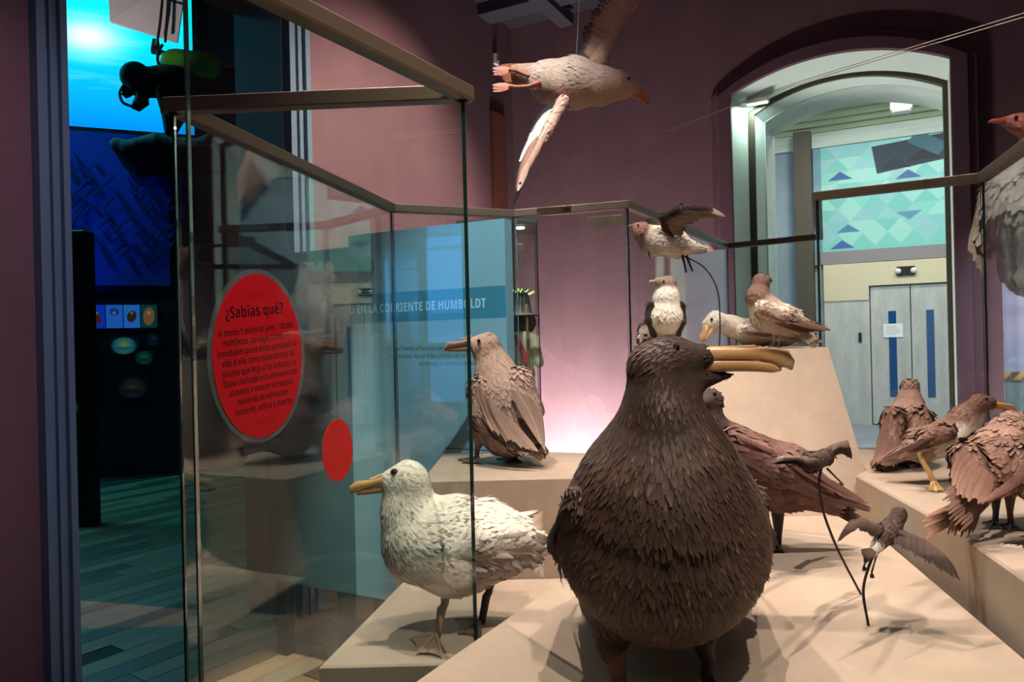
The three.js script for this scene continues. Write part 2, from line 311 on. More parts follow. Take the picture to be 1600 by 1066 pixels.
spotLamp(V(.95, 3.75, -1.3), V(1.85, 2.0, -2.75), 30, .25, WARM, 'black ceiling spotlight added to brighten the pale hanging bird');  // extra lamp added because the hanging bird came out dim
spotLamp(V(2.2, 3.75, -2.4), uv(3.95, 1.3, 0), 55, .3, 0xf2f0ff, 'black ceiling spotlight added to brighten the seascape banner');  // extra lamp added to lift the dark banner
spotLamp(V(.5, 3.75, -.9), V(-1.85, 1.7, -2.6), 13, .35, 0xe8d0f0, 'black ceiling spotlight with a violet tint aimed at the wall by the doorway');
spotLamp(V(1.6, 3.7, -3.2), V(-.9, 2.1, -4.7), 85, .5, 0xffdccc, 'black ceiling spotlight washing the doorway wall');
spotLamp(V(-.2, 3.75, -1.2), V(-.05, 1.6, -2.95), 30, .26, 0xe8f4ff, 'black ceiling spotlight aimed at the teal text panel');
spotLamp(V(-.5, 3.75, -2.7), V(-.95, 0, -3.15), 150, .14, WARM, 'black ceiling spotlight throwing a warm patch on the plank floor');
for (const [u, v, label] of [[3.2, 4.4, 'long dim fill light added on the ceiling over the display case'], [3.6, 7.2, 'long dim fill light added on the ceiling behind the viewer']]) {  // lamps added out of view as general fill for the room
  const g = thing('added_fill_light', label, 'ceiling light', uv(u, 4.085, v)); g.rotation.y = ROOM;
  part(g, 'housing', new RoundedBoxGeometry(2.1, .04, .34, 1, .006).translate(0, .0, 0), M.black); part(g, 'diffuser', new THREE.BoxGeometry(2, .006, .28).translate(0, -.022, 0), STD({ color: 0xffffff, emissive: 0xf4d4e0, emissiveIntensity: 2 }));
  const l = new THREE.RectAreaLight(0xf0d4e6, 4, 2, .28); l.name = 'lamp'; l.position.set(0, -.03, 0); l.rotation.x = -Math.PI / 2; g.add(l);
}
// ---------------------------------------------------------------- the room
const FACE = (g) => g;
// back wall with an arched opening (shape in u,y), two stages deep
function archHole(u0, u1, spring, rise) {
  const p = new THREE.Path(), w = u1 - u0, R = (w * w / 4 + rise * rise) / (2 * rise), cx = (u0 + u1) / 2, cy = spring + rise - R, a = Math.asin(w / 2 / R);
  p.moveTo(u0, 0.0); p.lineTo(u1, 0.0); p.lineTo(u1, spring);
  for (let i = 1; i <= 20; i++) { const t = a - 2 * a * i / 20; p.lineTo(cx + R * Math.sin(t), cy + R * Math.cos(t)); }
  p.lineTo(u0, 0.0); return p;
}
function holedWall(u0, u1, y0, y1, hole, v0, v1) {
  const s = new THREE.Shape(); s.moveTo(u0, y0); s.lineTo(u1, y0); s.lineTo(u1, y1); s.lineTo(u0, y1); s.lineTo(u0, y0); if (hole) s.holes.push(hole);
  const g = new THREE.ExtrudeGeometry(s, { depth: v1 - v0, bevelEnabled: false }); g.translate(0, 0, v0); return toRoom(g);
}
const CEIL = 4.1, SPR = EYE + 1.76;
structure('wall_back', holedWall(-.35, 7.2, -.1, CEIL + .1, archHole(1.808, 3.2, SPR, .17), -.23, 0), M.wall, 'dark maroon painted back wall with an arched opening', 'wall');
structure('wall_back_inner', holedWall(-.35, 7.2, -.1, CEIL + 1.1, archHole(2.0, 3.2, SPR - .15, .155), -.75, -.3), M.pale, 'pale green inner wall of the arched opening', 'wall');
function archRing(a, va, b, vb) { // splayed soffit and jambs between two arch outlines
  const A = archHole(...a).getPoints(), B = archHole(...b).getPoints(), n = A.length, pos = [], T = (p, q, r) => pos.push(...p, ...q, ...r);
  for (let i = 1; i < n - 1; i++) { const p = [A[i].x, A[i].y, va], q = [A[i + 1].x, A[i + 1].y, va], r = [B[i].x, B[i].y, vb], t = [B[i + 1].x, B[i + 1].y, vb]; T(p, q, r); T(q, t, r); }
  const g = new THREE.BufferGeometry(); g.setAttribute('position', new THREE.Float32BufferAttribute(pos, 3)); g.setAttribute('uv', new THREE.Float32BufferAttribute(new Float32Array(pos.length / 3 * 2), 2)); g.computeVertexNormals(); return toRoom(g);
}
const ringMat = STD({ color: 0xcfe0d6, roughness: .6, side: THREE.DoubleSide });
structure('trim_9', mergeGeometries([archRing([1.81, 3.199, SPR - .002, .169], -.004, [1.895, 3.19, SPR - .09, .165], -.17), archRing([1.94, 3.19, SPR - .11, .16], -.2, [2.0, 3.195, SPR - .15, .155], -.31)]), ringMat, 'pale green splayed lining of the arched opening', 'trim');
{ // maroon moulded casing round the opening
  const bands = [[.1, .018], [.05, .03], [.015, .012]];
  const g = bands.map(([w, d], i) => {
    const o = archHole(1.808 - w - .04, 3.2 + w + .04, SPR, .17 + (w + .04) * .9), inn = archHole(1.808, 3.2, SPR, .17);
    const s = new THREE.Shape(o.getPoints()); s.holes.push(inn); const e = new THREE.ExtrudeGeometry(s, { depth: d, bevelEnabled: true, bevelSize: .006, bevelThickness: .006, bevelSegments: 2 }); return toRoom(e.translate(0, 0, .001)); });
  structure('trim_1', mergeGeometries(g), M.casingWall, 'maroon moulded casing around the arched opening', 'trim');
  // dark glazing frame standing in the reveal
  const fo = archHole(1.8, 3.21, SPR - .005, .168), fi = archHole(1.942, 3.16, SPR - .112, .16);
  const s = new THREE.Shape(fo.getPoints()); s.holes.push(fi);
  structure('window_1', toRoom(new THREE.ExtrudeGeometry(s, { depth: .06, bevelEnabled: false }).translate(0, 0, -.235)), M.frameDark, 'dark narrow frame set inside the arched opening', 'window frame');
}
// doorway wall along v, opening v 2.64 .. 3.83
const DV0 = 2.64, DV1 = 3.83, DH = 3.3;
structure('wall_left', mergeGeometries([roomBox(-.35, 0, -.1, CEIL + .1, 0, DV0), roomBox(-.35, 0, -.1, CEIL + .1, DV1, 9.2), roomBox(-.35, 0, DH, CEIL + .1, DV0, DV1)]), M.wall, 'mauve painted wall with the doorway to the blue room', 'wall');
function casing(v0, v1) { return mergeGeometries([roomBox(0, .02, 0, DH + .1, v0, v1), roomBox(.02, .045, 0, DH + .1, v0, v0 + (v1 - v0) * .22), roomBox(.02, .04, 0, DH + .1, v0 + (v1 - v0) * .4, v0 + (v1 - v0) * .55), roomBox(.02, .05, 0, DH + .1, v1 - (v1 - v0) * .25, v1)]); }
structure('trim_2', casing(DV0 - .16, DV0), M.casingBlueLit, 'grey moulded door casing beyond the glass with blue light in its colour', 'trim');
structure('trim_3', casing(DV1, DV1 + .12), M.casingBlueLit, 'shadowed near door casing at the picture edge', 'trim');
structure('trim_4', mergeGeometries([roomBox(-.35, 0, 0, DH, DV0, DV0 + .012), roomBox(-.35, 0, 0, DH, DV1 - .012, DV1)]), M.casingBlueLit, 'grey door jamb linings of the doorway with blue light in their colour', 'trim');
structure('wall_right', roomBox(7, 7.2, -.1, CEIL + .1, 0, 9.2), M.wall, 'maroon wall far to the side', 'wall');
structure('wall_front', roomBox(-.35, 7.2, -.1, CEIL + .1, 9, 9.2), M.wall, 'maroon wall behind the viewer', 'wall');
const ceil = structure('ceiling', roomBox(-.35, 7.2, CEIL, CEIL + .2, -.2, 9.2), M.ceiling, 'dark exhibition room ceiling', 'ceiling');
structure('trim_5', mergeGeometries([roomBox(.0, 7, CEIL - .09, CEIL, .35, .55), roomBox(0, 7, CEIL - .09, CEIL, 2.1, 2.3), roomBox(.5, .62, CEIL - .14, CEIL - .05, 0.1, 6)]), M.beam, 'dark ceiling ducts and beams', 'beam');
structure('baseboard_back', roomBox(0, 1.65, 0, .16, 0, .02), M.casingWall, 'maroon skirting board', 'baseboard');
structure('trim_6', roomBox(.0, .03, 0, 3.3, .18, .4), STD({ color: 0x6e3a30, roughness: .7 }), 'rust brown vertical board in the room corner', 'trim');
// floor with planks
{
  const fl = structure('floor', prism([[-14, 4], [9, 6], [9, -14], [-14, -14]].map(a => a), -.2, -.006, 0), STD({ color: 0x14110f, roughness: .9 }), 'timber plank floor running on into the blue room', 'floor');
  const a = 35 * Math.PI / 180, dx = -Math.sin(a), dz = Math.cos(a), tones = [0x8a6a4c, 0x7b5d43, 0x6a5039, 0x967556, 0x84705a, 0x5c4634].map((c, i) => STD({ color: c, roughness: .42, map: dataTex(64, 256, (x, y) => { const v = .8 + .2 * vnoise(x * 22, y * 5, 40 + i, 64) - .15 * vnoise(x * 50, y * 9, 60 + i, 64); return [v, v, v]; }) }));
  const W = .135, geos = [1.1, 1.5, 1.9].map(L => new RoundedBoxGeometry(W - .004, .018, L - .004, 1, .002));
  reseed(77);
  for (let i = -30; i < 22; i++) {
    let s = -1.2 - rnd() * 1.5;
    while (s < 8.5) {
      const k = Math.floor(rnd() * 3), L = [1.1, 1.5, 1.9][k], c = s + L / 2; s += L;
      const x = -1.6 + i * W * Math.cos(a) + dx * (c - 4.5) , z = -4.6 + i * W * Math.sin(a) + dz * (c - 4.5);
      const r = -z, q = x / r;
      if (z > -1.2 || z < -10.3 || q > -.02 || q < -.78 || (z > -2.2 && x > -.55)) continue;
      const m = part(fl, numbered('plank'), geos[k], tones[Math.floor(rnd() * 6)], V(x, -.009, z)); m.rotation.y = -a;
    }
  }
}
// pink wall-washer behind the display
{
  const c = uv(.55, 0, .75), g = thing('wall_washer', 'pink linear floor light washing up the maroon back wall', 'floor light', c), loc = gg => gg.translate(-c.x, 0, -c.z);
  part(g, 'housing', loc(roomBox(.07, 1.03, 0, .06, .66, .84)), M.black);
  part(g, 'diffuser', loc(roomBox(.09, 1.01, .06, .07, .69, .81)), STD({ color: 0xffffff, emissive: 0xffc9c0, emissiveIntensity: 3 }));
  const l = new THREE.RectAreaLight(0xfff2f0, 760, .92, .12); l.name = 'lamp'; l.position.set(0, .08, 0);
  g.add(l); l.lookAt(uv(.55, .75, 0));
}

// ---------------------------------------------------------------- the blue room
{
  const F0 = V(-5, 0, -8.4), fx = .928, fz = -.371;             // the far wall's foot line
  const turn = Math.atan2(-fz, fx);
  const far = (s, y, off = 0) => V(F0.x + fx * s + .371 * off, y, F0.z + fz * s + .928 * off);
  const slab = (s0, s1, y0, y1, o0, o1) => { const g = box(s1 - s0, y1 - y0, o1 - o0, (s0 + s1) / 2, (y0 + y1) / 2, (o0 + o1) / 2); g.rotateY(turn); g.translate(F0.x, 0, F0.z); return g; };
  structure('wall_far_left', slab(-6, 1.05, -.1, 6.2, -.2, 0), M.navy, 'navy far wall of the blue room', 'wall');
  structure('wall_far_right', slab(1.05, 4, -.1, 6.2, -.2, 0), M.black, 'black end of the blue room wall', 'wall');
  structure('wall_blue_side', mergeGeometries([roomBox(-4.6, -.35, -.1, 6.2, -1.7, -1.5), roomBox(-9.5, -.35, -.1, 6.2, 5, 5.2), roomBox(-.37, -.35, CEIL, 6.2, -1.5, 5)]), M.darkwall, 'dark side walls of the blue room', 'wall');
  structure('ceiling_blue', mergeGeometries([roomBox(-9.5, -.3, 6.0, 6.2, -1.7, 5.2)]), M.darkwall, 'dark ceiling of the blue room', 'ceiling');
  // projected underwater picture
  const st = thing('projection_screen', 'large glowing cyan underwater picture high on the far wall', 'screen', far(-.7, EYE + 2.5));
  const tex = canvasTex(512, 512, (c, w, h) => {
    let g = c.createLinearGradient(0, 0, 0, h); g.addColorStop(0, '#19e6f2'); g.addColorStop(.45, '#10f0f0'); g.addColorStop(.7, '#06dcf8'); g.addColorStop(.86, '#06b4f6'); g.addColorStop(1, '#0090f0'); c.fillStyle = g; c.fillRect(0, 0, w, h);
    g = c.createRadialGradient(w * .785, h * .655, 4, w * .785, h * .655, w * .12); g.addColorStop(0, '#ffffff'); g.addColorStop(.3, 'rgba(225,255,245,.85)'); g.addColorStop(1, 'rgba(120,255,250,0)'); c.fillStyle = g; c.fillRect(0, 0, w, h);
    for (let i = 0; i < 60; i++) { reseed(i * 7919 + 3); c.fillStyle = `rgba(230,255,250,${.04 + rnd() * .08})`; c.save(); c.translate(w * (.55 + rnd() * .4), h * (.45 + rnd() * .4)); c.rotate(-.15 + rnd() * .3); c.scale(1, .12); c.beginPath(); c.arc(0, 0, 12 + rnd() * 40, 0, 7); c.fill(); c.restore(); }
  });
  const sc = part(st, 'picture', new THREE.PlaneGeometry(5.1, 3.0).translate(-.5, 1.55, 0), STD({ color: 0x000000, emissive: 0xffffff, emissiveMap: tex, emissiveIntensity: 1.15, roughness: 1 }), V(.371 * .03, 0, .928 * .03)); sc.rotation.y = turn;
  const fr = part(st, 'border', mergeGeometries([box(5.2, .06, .05, -.5, 0.03, 0), box(.06, 3.1, .05, 2.08, 1.55, 0), box(.06, 3.1, .05, -3.08, 1.55, 0)]), M.black); fr.rotation.y = turn;
  const rl = new THREE.RectAreaLight(0x3fb8cc, 26, 4.4, 2.4); rl.name = 'lamp'; rl.position.set(-.6, 1.4, .5); st.add(rl); rl.lookAt(V(-2.6, 0, -4));
  // seaweed mural lit by a blue lamp
  const wd = thing('seaweed_mural', 'deep blue seaweed relief on the navy wall under the glowing screen', 'mural', far(-.05, EYE + .75, .04));
  const back = part(wd, 'backing', box(2.2, 1.75, .03, 0, .87, 0), STD({ color: 0x1233b0, roughness: .8 })); back.rotation.y = turn;
  const fm = STD({ color: 0x0b2074, roughness: .8 }); reseed(5);
  for (let i = 0; i < 26; i++) {
    const x0 = -1 + rnd() * 2, y0 = .05 + rnd() * .5, b = new MBx(); 
    for (let k = 0; k < 9; k++) { const t = k / 8, px = x0 + Math.sin(t * 5 + i) * .06 + t * .3, py = y0 + t * .95; b.leaf(V(px, py, .03), V(.5 * (k % 2 ? 1 : -.7), .6, .05), V(0, 0, 1), .19, .05); }
    const fr = part(wd, numbered('frond'), b.geo(), fm); fr.rotation.y = turn;
  }
  const pl = new THREE.SpotLight(0x1a50ff, 9, 0, .42, 1, 2); pl.castShadow = true;
  const lampg = thing('blue_floodlight', 'blue floodlight aimed at the seaweed relief', 'spotlight', far(-1.5, EYE - .2, 1.5));
  part(lampg, 'can', new THREE.CylinderGeometry(.06, .05, .16, 16).rotateX(.8), M.black); part(lampg, 'stand', tube([V(0, -.05, 0), V(0, -.6, 0), V(0, -EYE + .2, 0)], .012, 4, 6), M.black);
  pl.name = 'lamp'; pl.position.set(.02, .12, -.03); lampg.add(pl); const tg = new THREE.Object3D(); tg.name = 'aim'; tg.position.copy(far(-.25, EYE + 1.2).sub(lampg.position)); lampg.add(tg); pl.target = tg;
  // exhibit panel with pictures
  const ip = thing('exhibit_panel', 'dark navy panel with rows of small glowing sea life pictures', 'panel', far(.55, 0, .25));
  const loc = (x0, x1, y0, y1, z0, z1) => { const g = box(x1 - x0, y1 - y0, z1 - z0, (x0 + x1) / 2, (y0 + y1) / 2, (z0 + z1) / 2); g.rotateY(turn); return g; };
  part(ip, 'board', loc(-.52, .62, .02, 2.0, -.04, 0), STD({ color: 0x070b22, roughness: .6 }));
  const pics = [['#1030c0', '#9adcf0'], ['#1440e0', '#5a2418'], ['#2a7af0', '#1a4aa8'], ['#2c86f4', '#3a2a20'], ['#0e4a50', '#8a6a40']];
  pics.forEach(([bg, fg], i) => {
    const t = canvasTex(64, 96, (c, w, h) => { c.fillStyle = bg; c.fillRect(0, 0, w, h); c.fillStyle = fg; c.beginPath(); c.ellipse(w * .5, h * (i == 2 ? .3 : .5), w * [.2, .2, .3, .28, .35][i], h * [.35, .32, .16, .26, .4][i], [.0, -.4, .3, .3, .1][i], 0, 7); c.fill(); c.fillStyle = 'rgba(255,255,255,.35)'; c.beginPath(); c.arc(w * .5, h * .35, 7, 0, 7); c.fill(); });
    const g = new THREE.BoxGeometry(.165, .26, .012).translate(-.42 + i * .175, 1.83, .008); g.rotateY(turn);
    part(ip, numbered('picture_tile'), g, STD({ color: 0x111111, emissive: 0xffffff, emissiveMap: t, emissiveIntensity: .38 }));
  });
  const blob = (x, y, w, h, a, b, k) => { const t = canvasTex(64, 48, (c, W, H) => { const g = c.createRadialGradient(W * .5, H * .5, 2, W * .5, H * .5, W * .5); c.fillStyle = '#050a20'; c.fillRect(0, 0, W, H); g.addColorStop(0, a); g.addColorStop(.7, b); g.addColorStop(1, '#050a20'); c.fillStyle = g; c.beginPath(); c.ellipse(W / 2, H / 2, W * .48, H * .48, 0, 0, 7); c.fill(); c.fillStyle = b; c.fillRect(W * .2, H * .55, W * .6, H * .2); }); const g = new THREE.BoxGeometry(w, h, .012).translate(x, y, .008); g.rotateY(turn); part(ip, numbered('picture_tile'), g, STD({ color: 0x101010, emissive: 0xffffff, emissiveMap: t, emissiveIntensity: k })); };
  blob(.02, 1.5, .28, .2, '#8ac050', '#207a90', .3); blob(-.38, 1.38, .26, .2, '#2a7a30', '#1030a0', .22); blob(.22, 1.36, .2, .16, '#1a8a6a', '#0a4a40', .2); blob(-.36, 1.08, .24, .2, '#3a6a90', '#20304a', .16); blob(.1, 1.02, .32, .24, '#6a5a30', '#203040', .12); blob(.32, 1.56, .14, .14, '#305070', '#182838', .15);
  // tall black post with a small white box
  const kp = at(133, 820, 6.2), post = thing('kiosk_post', 'tall black post beside the doorway with a small white box', 'post', V(kp.x, 0, kp.z));
  part(post, 'column', new RoundedBoxGeometry(.19, 2.45, .16, 2, .015).translate(0, 1.225, 0), M.black);
  part(post, 'control_box', new RoundedBoxGeometry(.075, .08, .05, 2, .012).translate(-.02, .98, .1), STD({ color: 0xb9aebc, roughness: .5 }));
  { const g = thing('added_floodlight', 'added floodlight on a thin stand out of view brightening the hanging board', 'spotlight', V(-2.78, 0, -4.2)); part(g, 'stand', tube([V(0, .02, 0), V(0, 1, 0), V(0, 2.15, 0)], .014, 4, 8), M.black); part(g, 'base', new THREE.CylinderGeometry(.14, .15, .02, 24).translate(0, .01, 0), M.black);  // added lamp, hidden beside the doorway, that lifts the dark board
    const dir = at(225, 15, 5.6).sub(V(-2.78, 2.2, -4.2)).normalize(), can = part(g, 'can', new THREE.CylinderGeometry(.05, .035, .12, 18, 1, true), STD({ color: 0x0b0b0d, side: THREE.DoubleSide }), V(0, 2.2, 0)); can.quaternion.setFromUnitVectors(V(0, 1, 0), dir);
    const l = new THREE.SpotLight(0xfff0f0, 16, 0, .22, .5, 2); l.name = 'lamp'; l.castShadow = true; l.position.set(0, 2.2, 0).addScaledVector(dir, .07); const t = new THREE.Object3D(); t.name = 'aim'; t.position.set(0, 2.2, 0).addScaledVector(dir, 2); g.add(l, t); l.target = t;
    const lens = part(g, 'lens', new THREE.CylinderGeometry(.045, .045, .006, 18), STD({ emissive: 0xfff0f0, emissiveIntensity: 2 }), V(0, 2.2, 0).addScaledVector(dir, .05)); lens.quaternion.copy(can.quaternion); }
  // hanging board
  const hb = thing('hanging_board', 'pale grey board hung from the blue room ceiling above the diver', 'board', at(225, 20, 5.6));
  const c4 = [[166, -60], [292, -40], [277, 66], [172, 33]].map(([x, y], i) => at(x, y, 5.6 + (i == 1 || i == 2 ? .35 : 0)).sub(hb.position));
  const bg = new THREE.BufferGeometry(), nrm = V(.1, 0, .03), pp = []; c4.forEach(p => pp.push(p.x, p.y, p.z)); c4.forEach(p => pp.push(p.x - .008, p.y, p.z - .03));
  bg.setAttribute('position', new THREE.Float32BufferAttribute(pp, 3)); bg.setIndex([0, 3, 1, 1, 3, 2, 4, 5, 7, 5, 6, 7, 3, 7, 2, 2, 7, 6, 0, 4, 3, 3, 4, 7, 1, 2, 5, 2, 6, 5, 0, 1, 4, 1, 5, 4]); 
  part(hb, 'sheet', bg.toNonIndexed(), STD({ color: 0xb8b0b0, roughness: .7, side: THREE.DoubleSide })).geometry.computeVertexNormals();
  part(hb, 'seam', bar(c4[0].clone().lerp(c4[1], .3).lerp(c4[3], .35).add(V(0, 0, .01)), c4[1].clone().lerp(c4[2], .45).add(V(0, 0, .01)), .008, .008), M.black);
  part(hb, 'hanger', mergeGeometries([tube([at(245, 70, 5.75), at(252, 20, 5.75), at(262, -160, 5.8)].map(p => p.sub(hb.position)), .01, 8, 6), tube([at(258, 66, 5.8), at(262, 10, 5.8), at(262, -160, 5.8)].map(p => p.sub(hb.position)), .01, 8, 6)]), M.black);
}

{ // small light in the soffit of the arched opening
  const p = uv(1.98, SPR - .04, -.1), g = thing('soffit_light', 'small white light bar under the soffit of the arched opening', 'light fitting', p); g.rotation.y = ROOM;
  part(g, 'housing', new RoundedBoxGeometry(.16, .03, .07, 2, .006), M.white); part(g, 'diffuser', new THREE.BoxGeometry(.14, .004, .05).translate(0, -.017, 0), STD({ color: 0xffffff, emissive: 0xeafff4, emissiveIntensity: 2 }));
  const l = new THREE.RectAreaLight(0xe8fff4, 150, .14, .05); l.name = 'lamp'; l.position.set(0, -.022, 0); l.rotation.x = -Math.PI / 2; g.add(l);
  structure('wall_reflection_blocker', box(.2, CEIL, .2, -.5, CEIL / 2, .92), M.darkwall, 'dark pillar added behind the viewer to block a screen reflection', 'pillar');  // unseen pillar added to keep the blue screens out of one pane
}

{ const g = thing('wall_sensor', 'small pale sensor box high in the room corner', 'sensor', uv(.016, EYE + 2.29, .3)); g.rotation.y = ROOM; part(g, 'housing', new RoundedBoxGeometry(.03, .09, .06, 2, .008), M.white); part(g, 'lens', new THREE.SphereGeometry(.018, 14, 10).translate(.012, -.015, 0), STD({ color: 0x8a8288, roughness: .3 })); }
// ---------------------------------------------------------------- plinths
const yM = EYE - .46, yW = EYE - .64, yG = EYE - .375, yN = EYE - .36, yK = EYE - .04;
function plinth(name, label, poly, y0, y1) { const c = poly.reduce((a, q) => [a[0] + q[0] / poly.length, a[1] + q[1] / poly.length], [0, 0]); const g = thing(name, label, 'plinth', V(c[0], y0, c[1])); part(g, 'block', prism(poly.map(([x, z]) => [x - c[0], z - c[1]]), 0, y1 - y0), M.plinth); return g; }
plinth('display_plinth', 'wide beige plinth carrying the big dark petrel in front', [[-.24, -.835], [.67, -.715], [.7, -1.0], [.857, -1.875], [.3, -1.9], [.086, -1.428]], 0, yM);
plinth('display_plinth', 'low beige plinth under the white spotted petrel', [[-.40, -1.48], [.1, -1.48], [.3, -1.93], [.3, -1.995], [-.31, -1.995]], 0, yW);
{ // raised plinth with a splayed left end
  const g = thing('display_plinth', 'raised beige plinth under the grey brown petrel', 'plinth', V(0, 0, -2.3));
  const a = [[-.255, -2.0], [.62, -2.0], [.62, -2.12], [.36, -2.4], [.02, -2.52], [-.24, -2.5]], b = [[-.4, -2.0], [.62, -2.0], [.62, -2.12], [.36, -2.4], [.02, -2.52], [-.36, -2.5]], n = a.length;
  const pos = [], tri = (p, q, r) => pos.push(...p, ...q, ...r), T = i => [a[i % n][0], yG, a[i % n][1] + 2.3], Bm = i => [b[i % n][0], yW - .3, b[i % n][1] + 2.3];
  for (let i = 0; i < n; i++) { tri(Bm(i), Bm(i + 1), T(i)); tri(Bm(i + 1), T(i + 1), T(i)); }
  for (let i = 1; i < n - 1; i++) { tri(T(0), T(i), T(i + 1)); tri(Bm(0), Bm(i + 1), Bm(i)); }
  const geo = new THREE.BufferGeometry(); geo.setAttribute('position', new THREE.Float32BufferAttribute(pos, 3)); geo.computeVertexNormals(); planar(geo);
  part(g, 'block', geo, M.plinth);
  part(g, 'base', prism([[-.36, .3], [.6, .3], [.55, -.05], [.02, -.2], [-.32, -.18]], 0, yW - .3), M.plinthGap);
}
function planar(geo) { const p = geo.attributes.position, n = geo.attributes.normal, t = []; for (let i = 0; i < p.count; i++) { const ax = Math.abs(n.getX(i)), ay = Math.abs(n.getY(i)), az = Math.abs(n.getZ(i)); ay > ax && ay > az ? t.push(p.getX(i), p.getZ(i)) : az > ax ? t.push(p.getX(i), p.getY(i)) : t.push(p.getZ(i), p.getY(i)); } geo.setAttribute('uv', new THREE.Float32BufferAttribute(t, 2)); return geo; }
plinth('display_plinth', 'beige plinth at the side under the group of shearwaters', [[.79, -1.305], [2.1, -1.2], [2.1, -2.32], [1.05, -2.33], [.92, -1.95], [.862, -1.88]], 0, yN);
plinth('display_plinth', 'near corner of the side plinth beyond a dark joint', [[.685, -.715], [1.25, -.64], [2.1, -.64], [2.1, -1.194], [.783, -1.299], [.715, -1.0]], 0, yN - .002);
{ // tall block with leaning front
  const g = thing('display_plinth', 'tall beige block with a leaning front carrying small seabirds', 'plinth', V(.6, 0, -2.2));
  const top = [[.345, -2.08], [.885, -2.08], [.965, -2.34], [1.2, -2.9], [.95, -3.3], [.42, -2.42]], bot = [[.2, -1.885], [.915, -1.865], [.985, -2.3], [1.22, -2.9], [.95, -3.32], [.41, -2.43]], n = 6, pos = [];
  const T = i => [top[i % n][0] - .6, yK, top[i % n][1] + 2.2], Bm = i => [bot[i % n][0] - .6, yM - .02, bot[i % n][1] + 2.2], tri = (p, q, r) => pos.push(...p, ...q, ...r);
  for (let i = 0; i < n; i++) { tri(Bm(i), Bm(i + 1), T(i)); tri(Bm(i + 1), T(i + 1), T(i)); }
  for (let i = 1; i < n - 1; i++) { tri(T(0), T(i), T(i + 1)); tri(Bm(0), Bm(i + 1), Bm(i)); }
  const geo = new THREE.BufferGeometry(); geo.setAttribute('position', new THREE.Float32BufferAttribute(pos, 3)); geo.computeVertexNormals(); planar(geo); part(g, 'block', geo, M.plinth);
  part(g, 'base', prism([[.25, .25], [-.25, .25], [-.15, -.2], [.3, -.9], [.55, -.65]].reverse(), 0, yM - .02), M.plinthGap);
}

// ---------------------------------------------------------------- glass panels with bronze top rails
const GT = EYE + .435;
const GP = { A0: [-.352, -.81], P: [-.073, -1.3], Q: [-.6, -1.33], R: [-.376, -2.38], S: [.017, -2.545], T: [.385, -2.42], U: [1.05, -3.6], V: [1.39, -3.33], W: [.975, -2.35], X: [1.354, -2.12], Y: [1.0, -1.08], Z0: [1.2, -.6] };
function glassPanel(label, a, b, y0, o = {}) {
  const [ax, az] = GP[a], [bx, bz] = GP[b], L = Math.hypot(bx - ax, bz - az), g = thing('glass_panel', label, 'glass panel', V((ax + bx) / 2, y0, (az + bz) / 2), 'glass walls of the display case');
  const ang = Math.atan2(-(bz - az), bx - ax), H = GT - y0 - .012, gap = .006;
  part(g, 'pane', new THREE.BoxGeometry(L - 2 * gap, H, .006).translate(0, H / 2, 0), M.glass);
  for (const s of [-1, 1]) part(g, 'glass_edge', new THREE.BoxGeometry(.0016, H, .0066).translate(s * (L / 2 - gap + .001), H / 2, 0), M.glassEdge);
  if (o.rail !== false) part(g, 'top_rail', new RoundedBoxGeometry(L + .02, .026, .03, 2, .003).translate(0, H + .012, 0), M.bronze);
  g.rotation.y = ang; return g;
}
const near = glassPanel('near glass panel carrying the red oval stickers', 'A0', 'P', .0);
glassPanel('glass panel crossing behind the near one under a straight bronze rail', 'Q', 'P', .0);
glassPanel('glass panel running back beside the white petrel', 'Q', 'R', .0);
glassPanel('short glass panel in front of the teal text panel', 'R', 'S', .0);
{ const g = glassPanel('glass panel before the glowing pink wall', 'S', 'T', .0); part(g, 'bronze_plate', new RoundedBoxGeometry(.115, .036, .004, 1, .001).translate(.12, GT - .05, .008), M.bronze); }  // small bronze rectangle just under the top rail
glassPanel('glass panel running back from the tall block', 'T', 'U', .0);
glassPanel('farthest glass panel near the arched opening', 'U', 'V', .0);
glassPanel('glass panel returning beside the perching bird', 'W', 'V', .0);
glassPanel('glass panel in front of the lift doors', 'W', 'X', yN + .001);
glassPanel('glass panel coming forward by the pale hanging bird', 'Y', 'X', yN + .001);
glassPanel('front glass panel between viewer and birds', 'A0', 'Z0', .0);
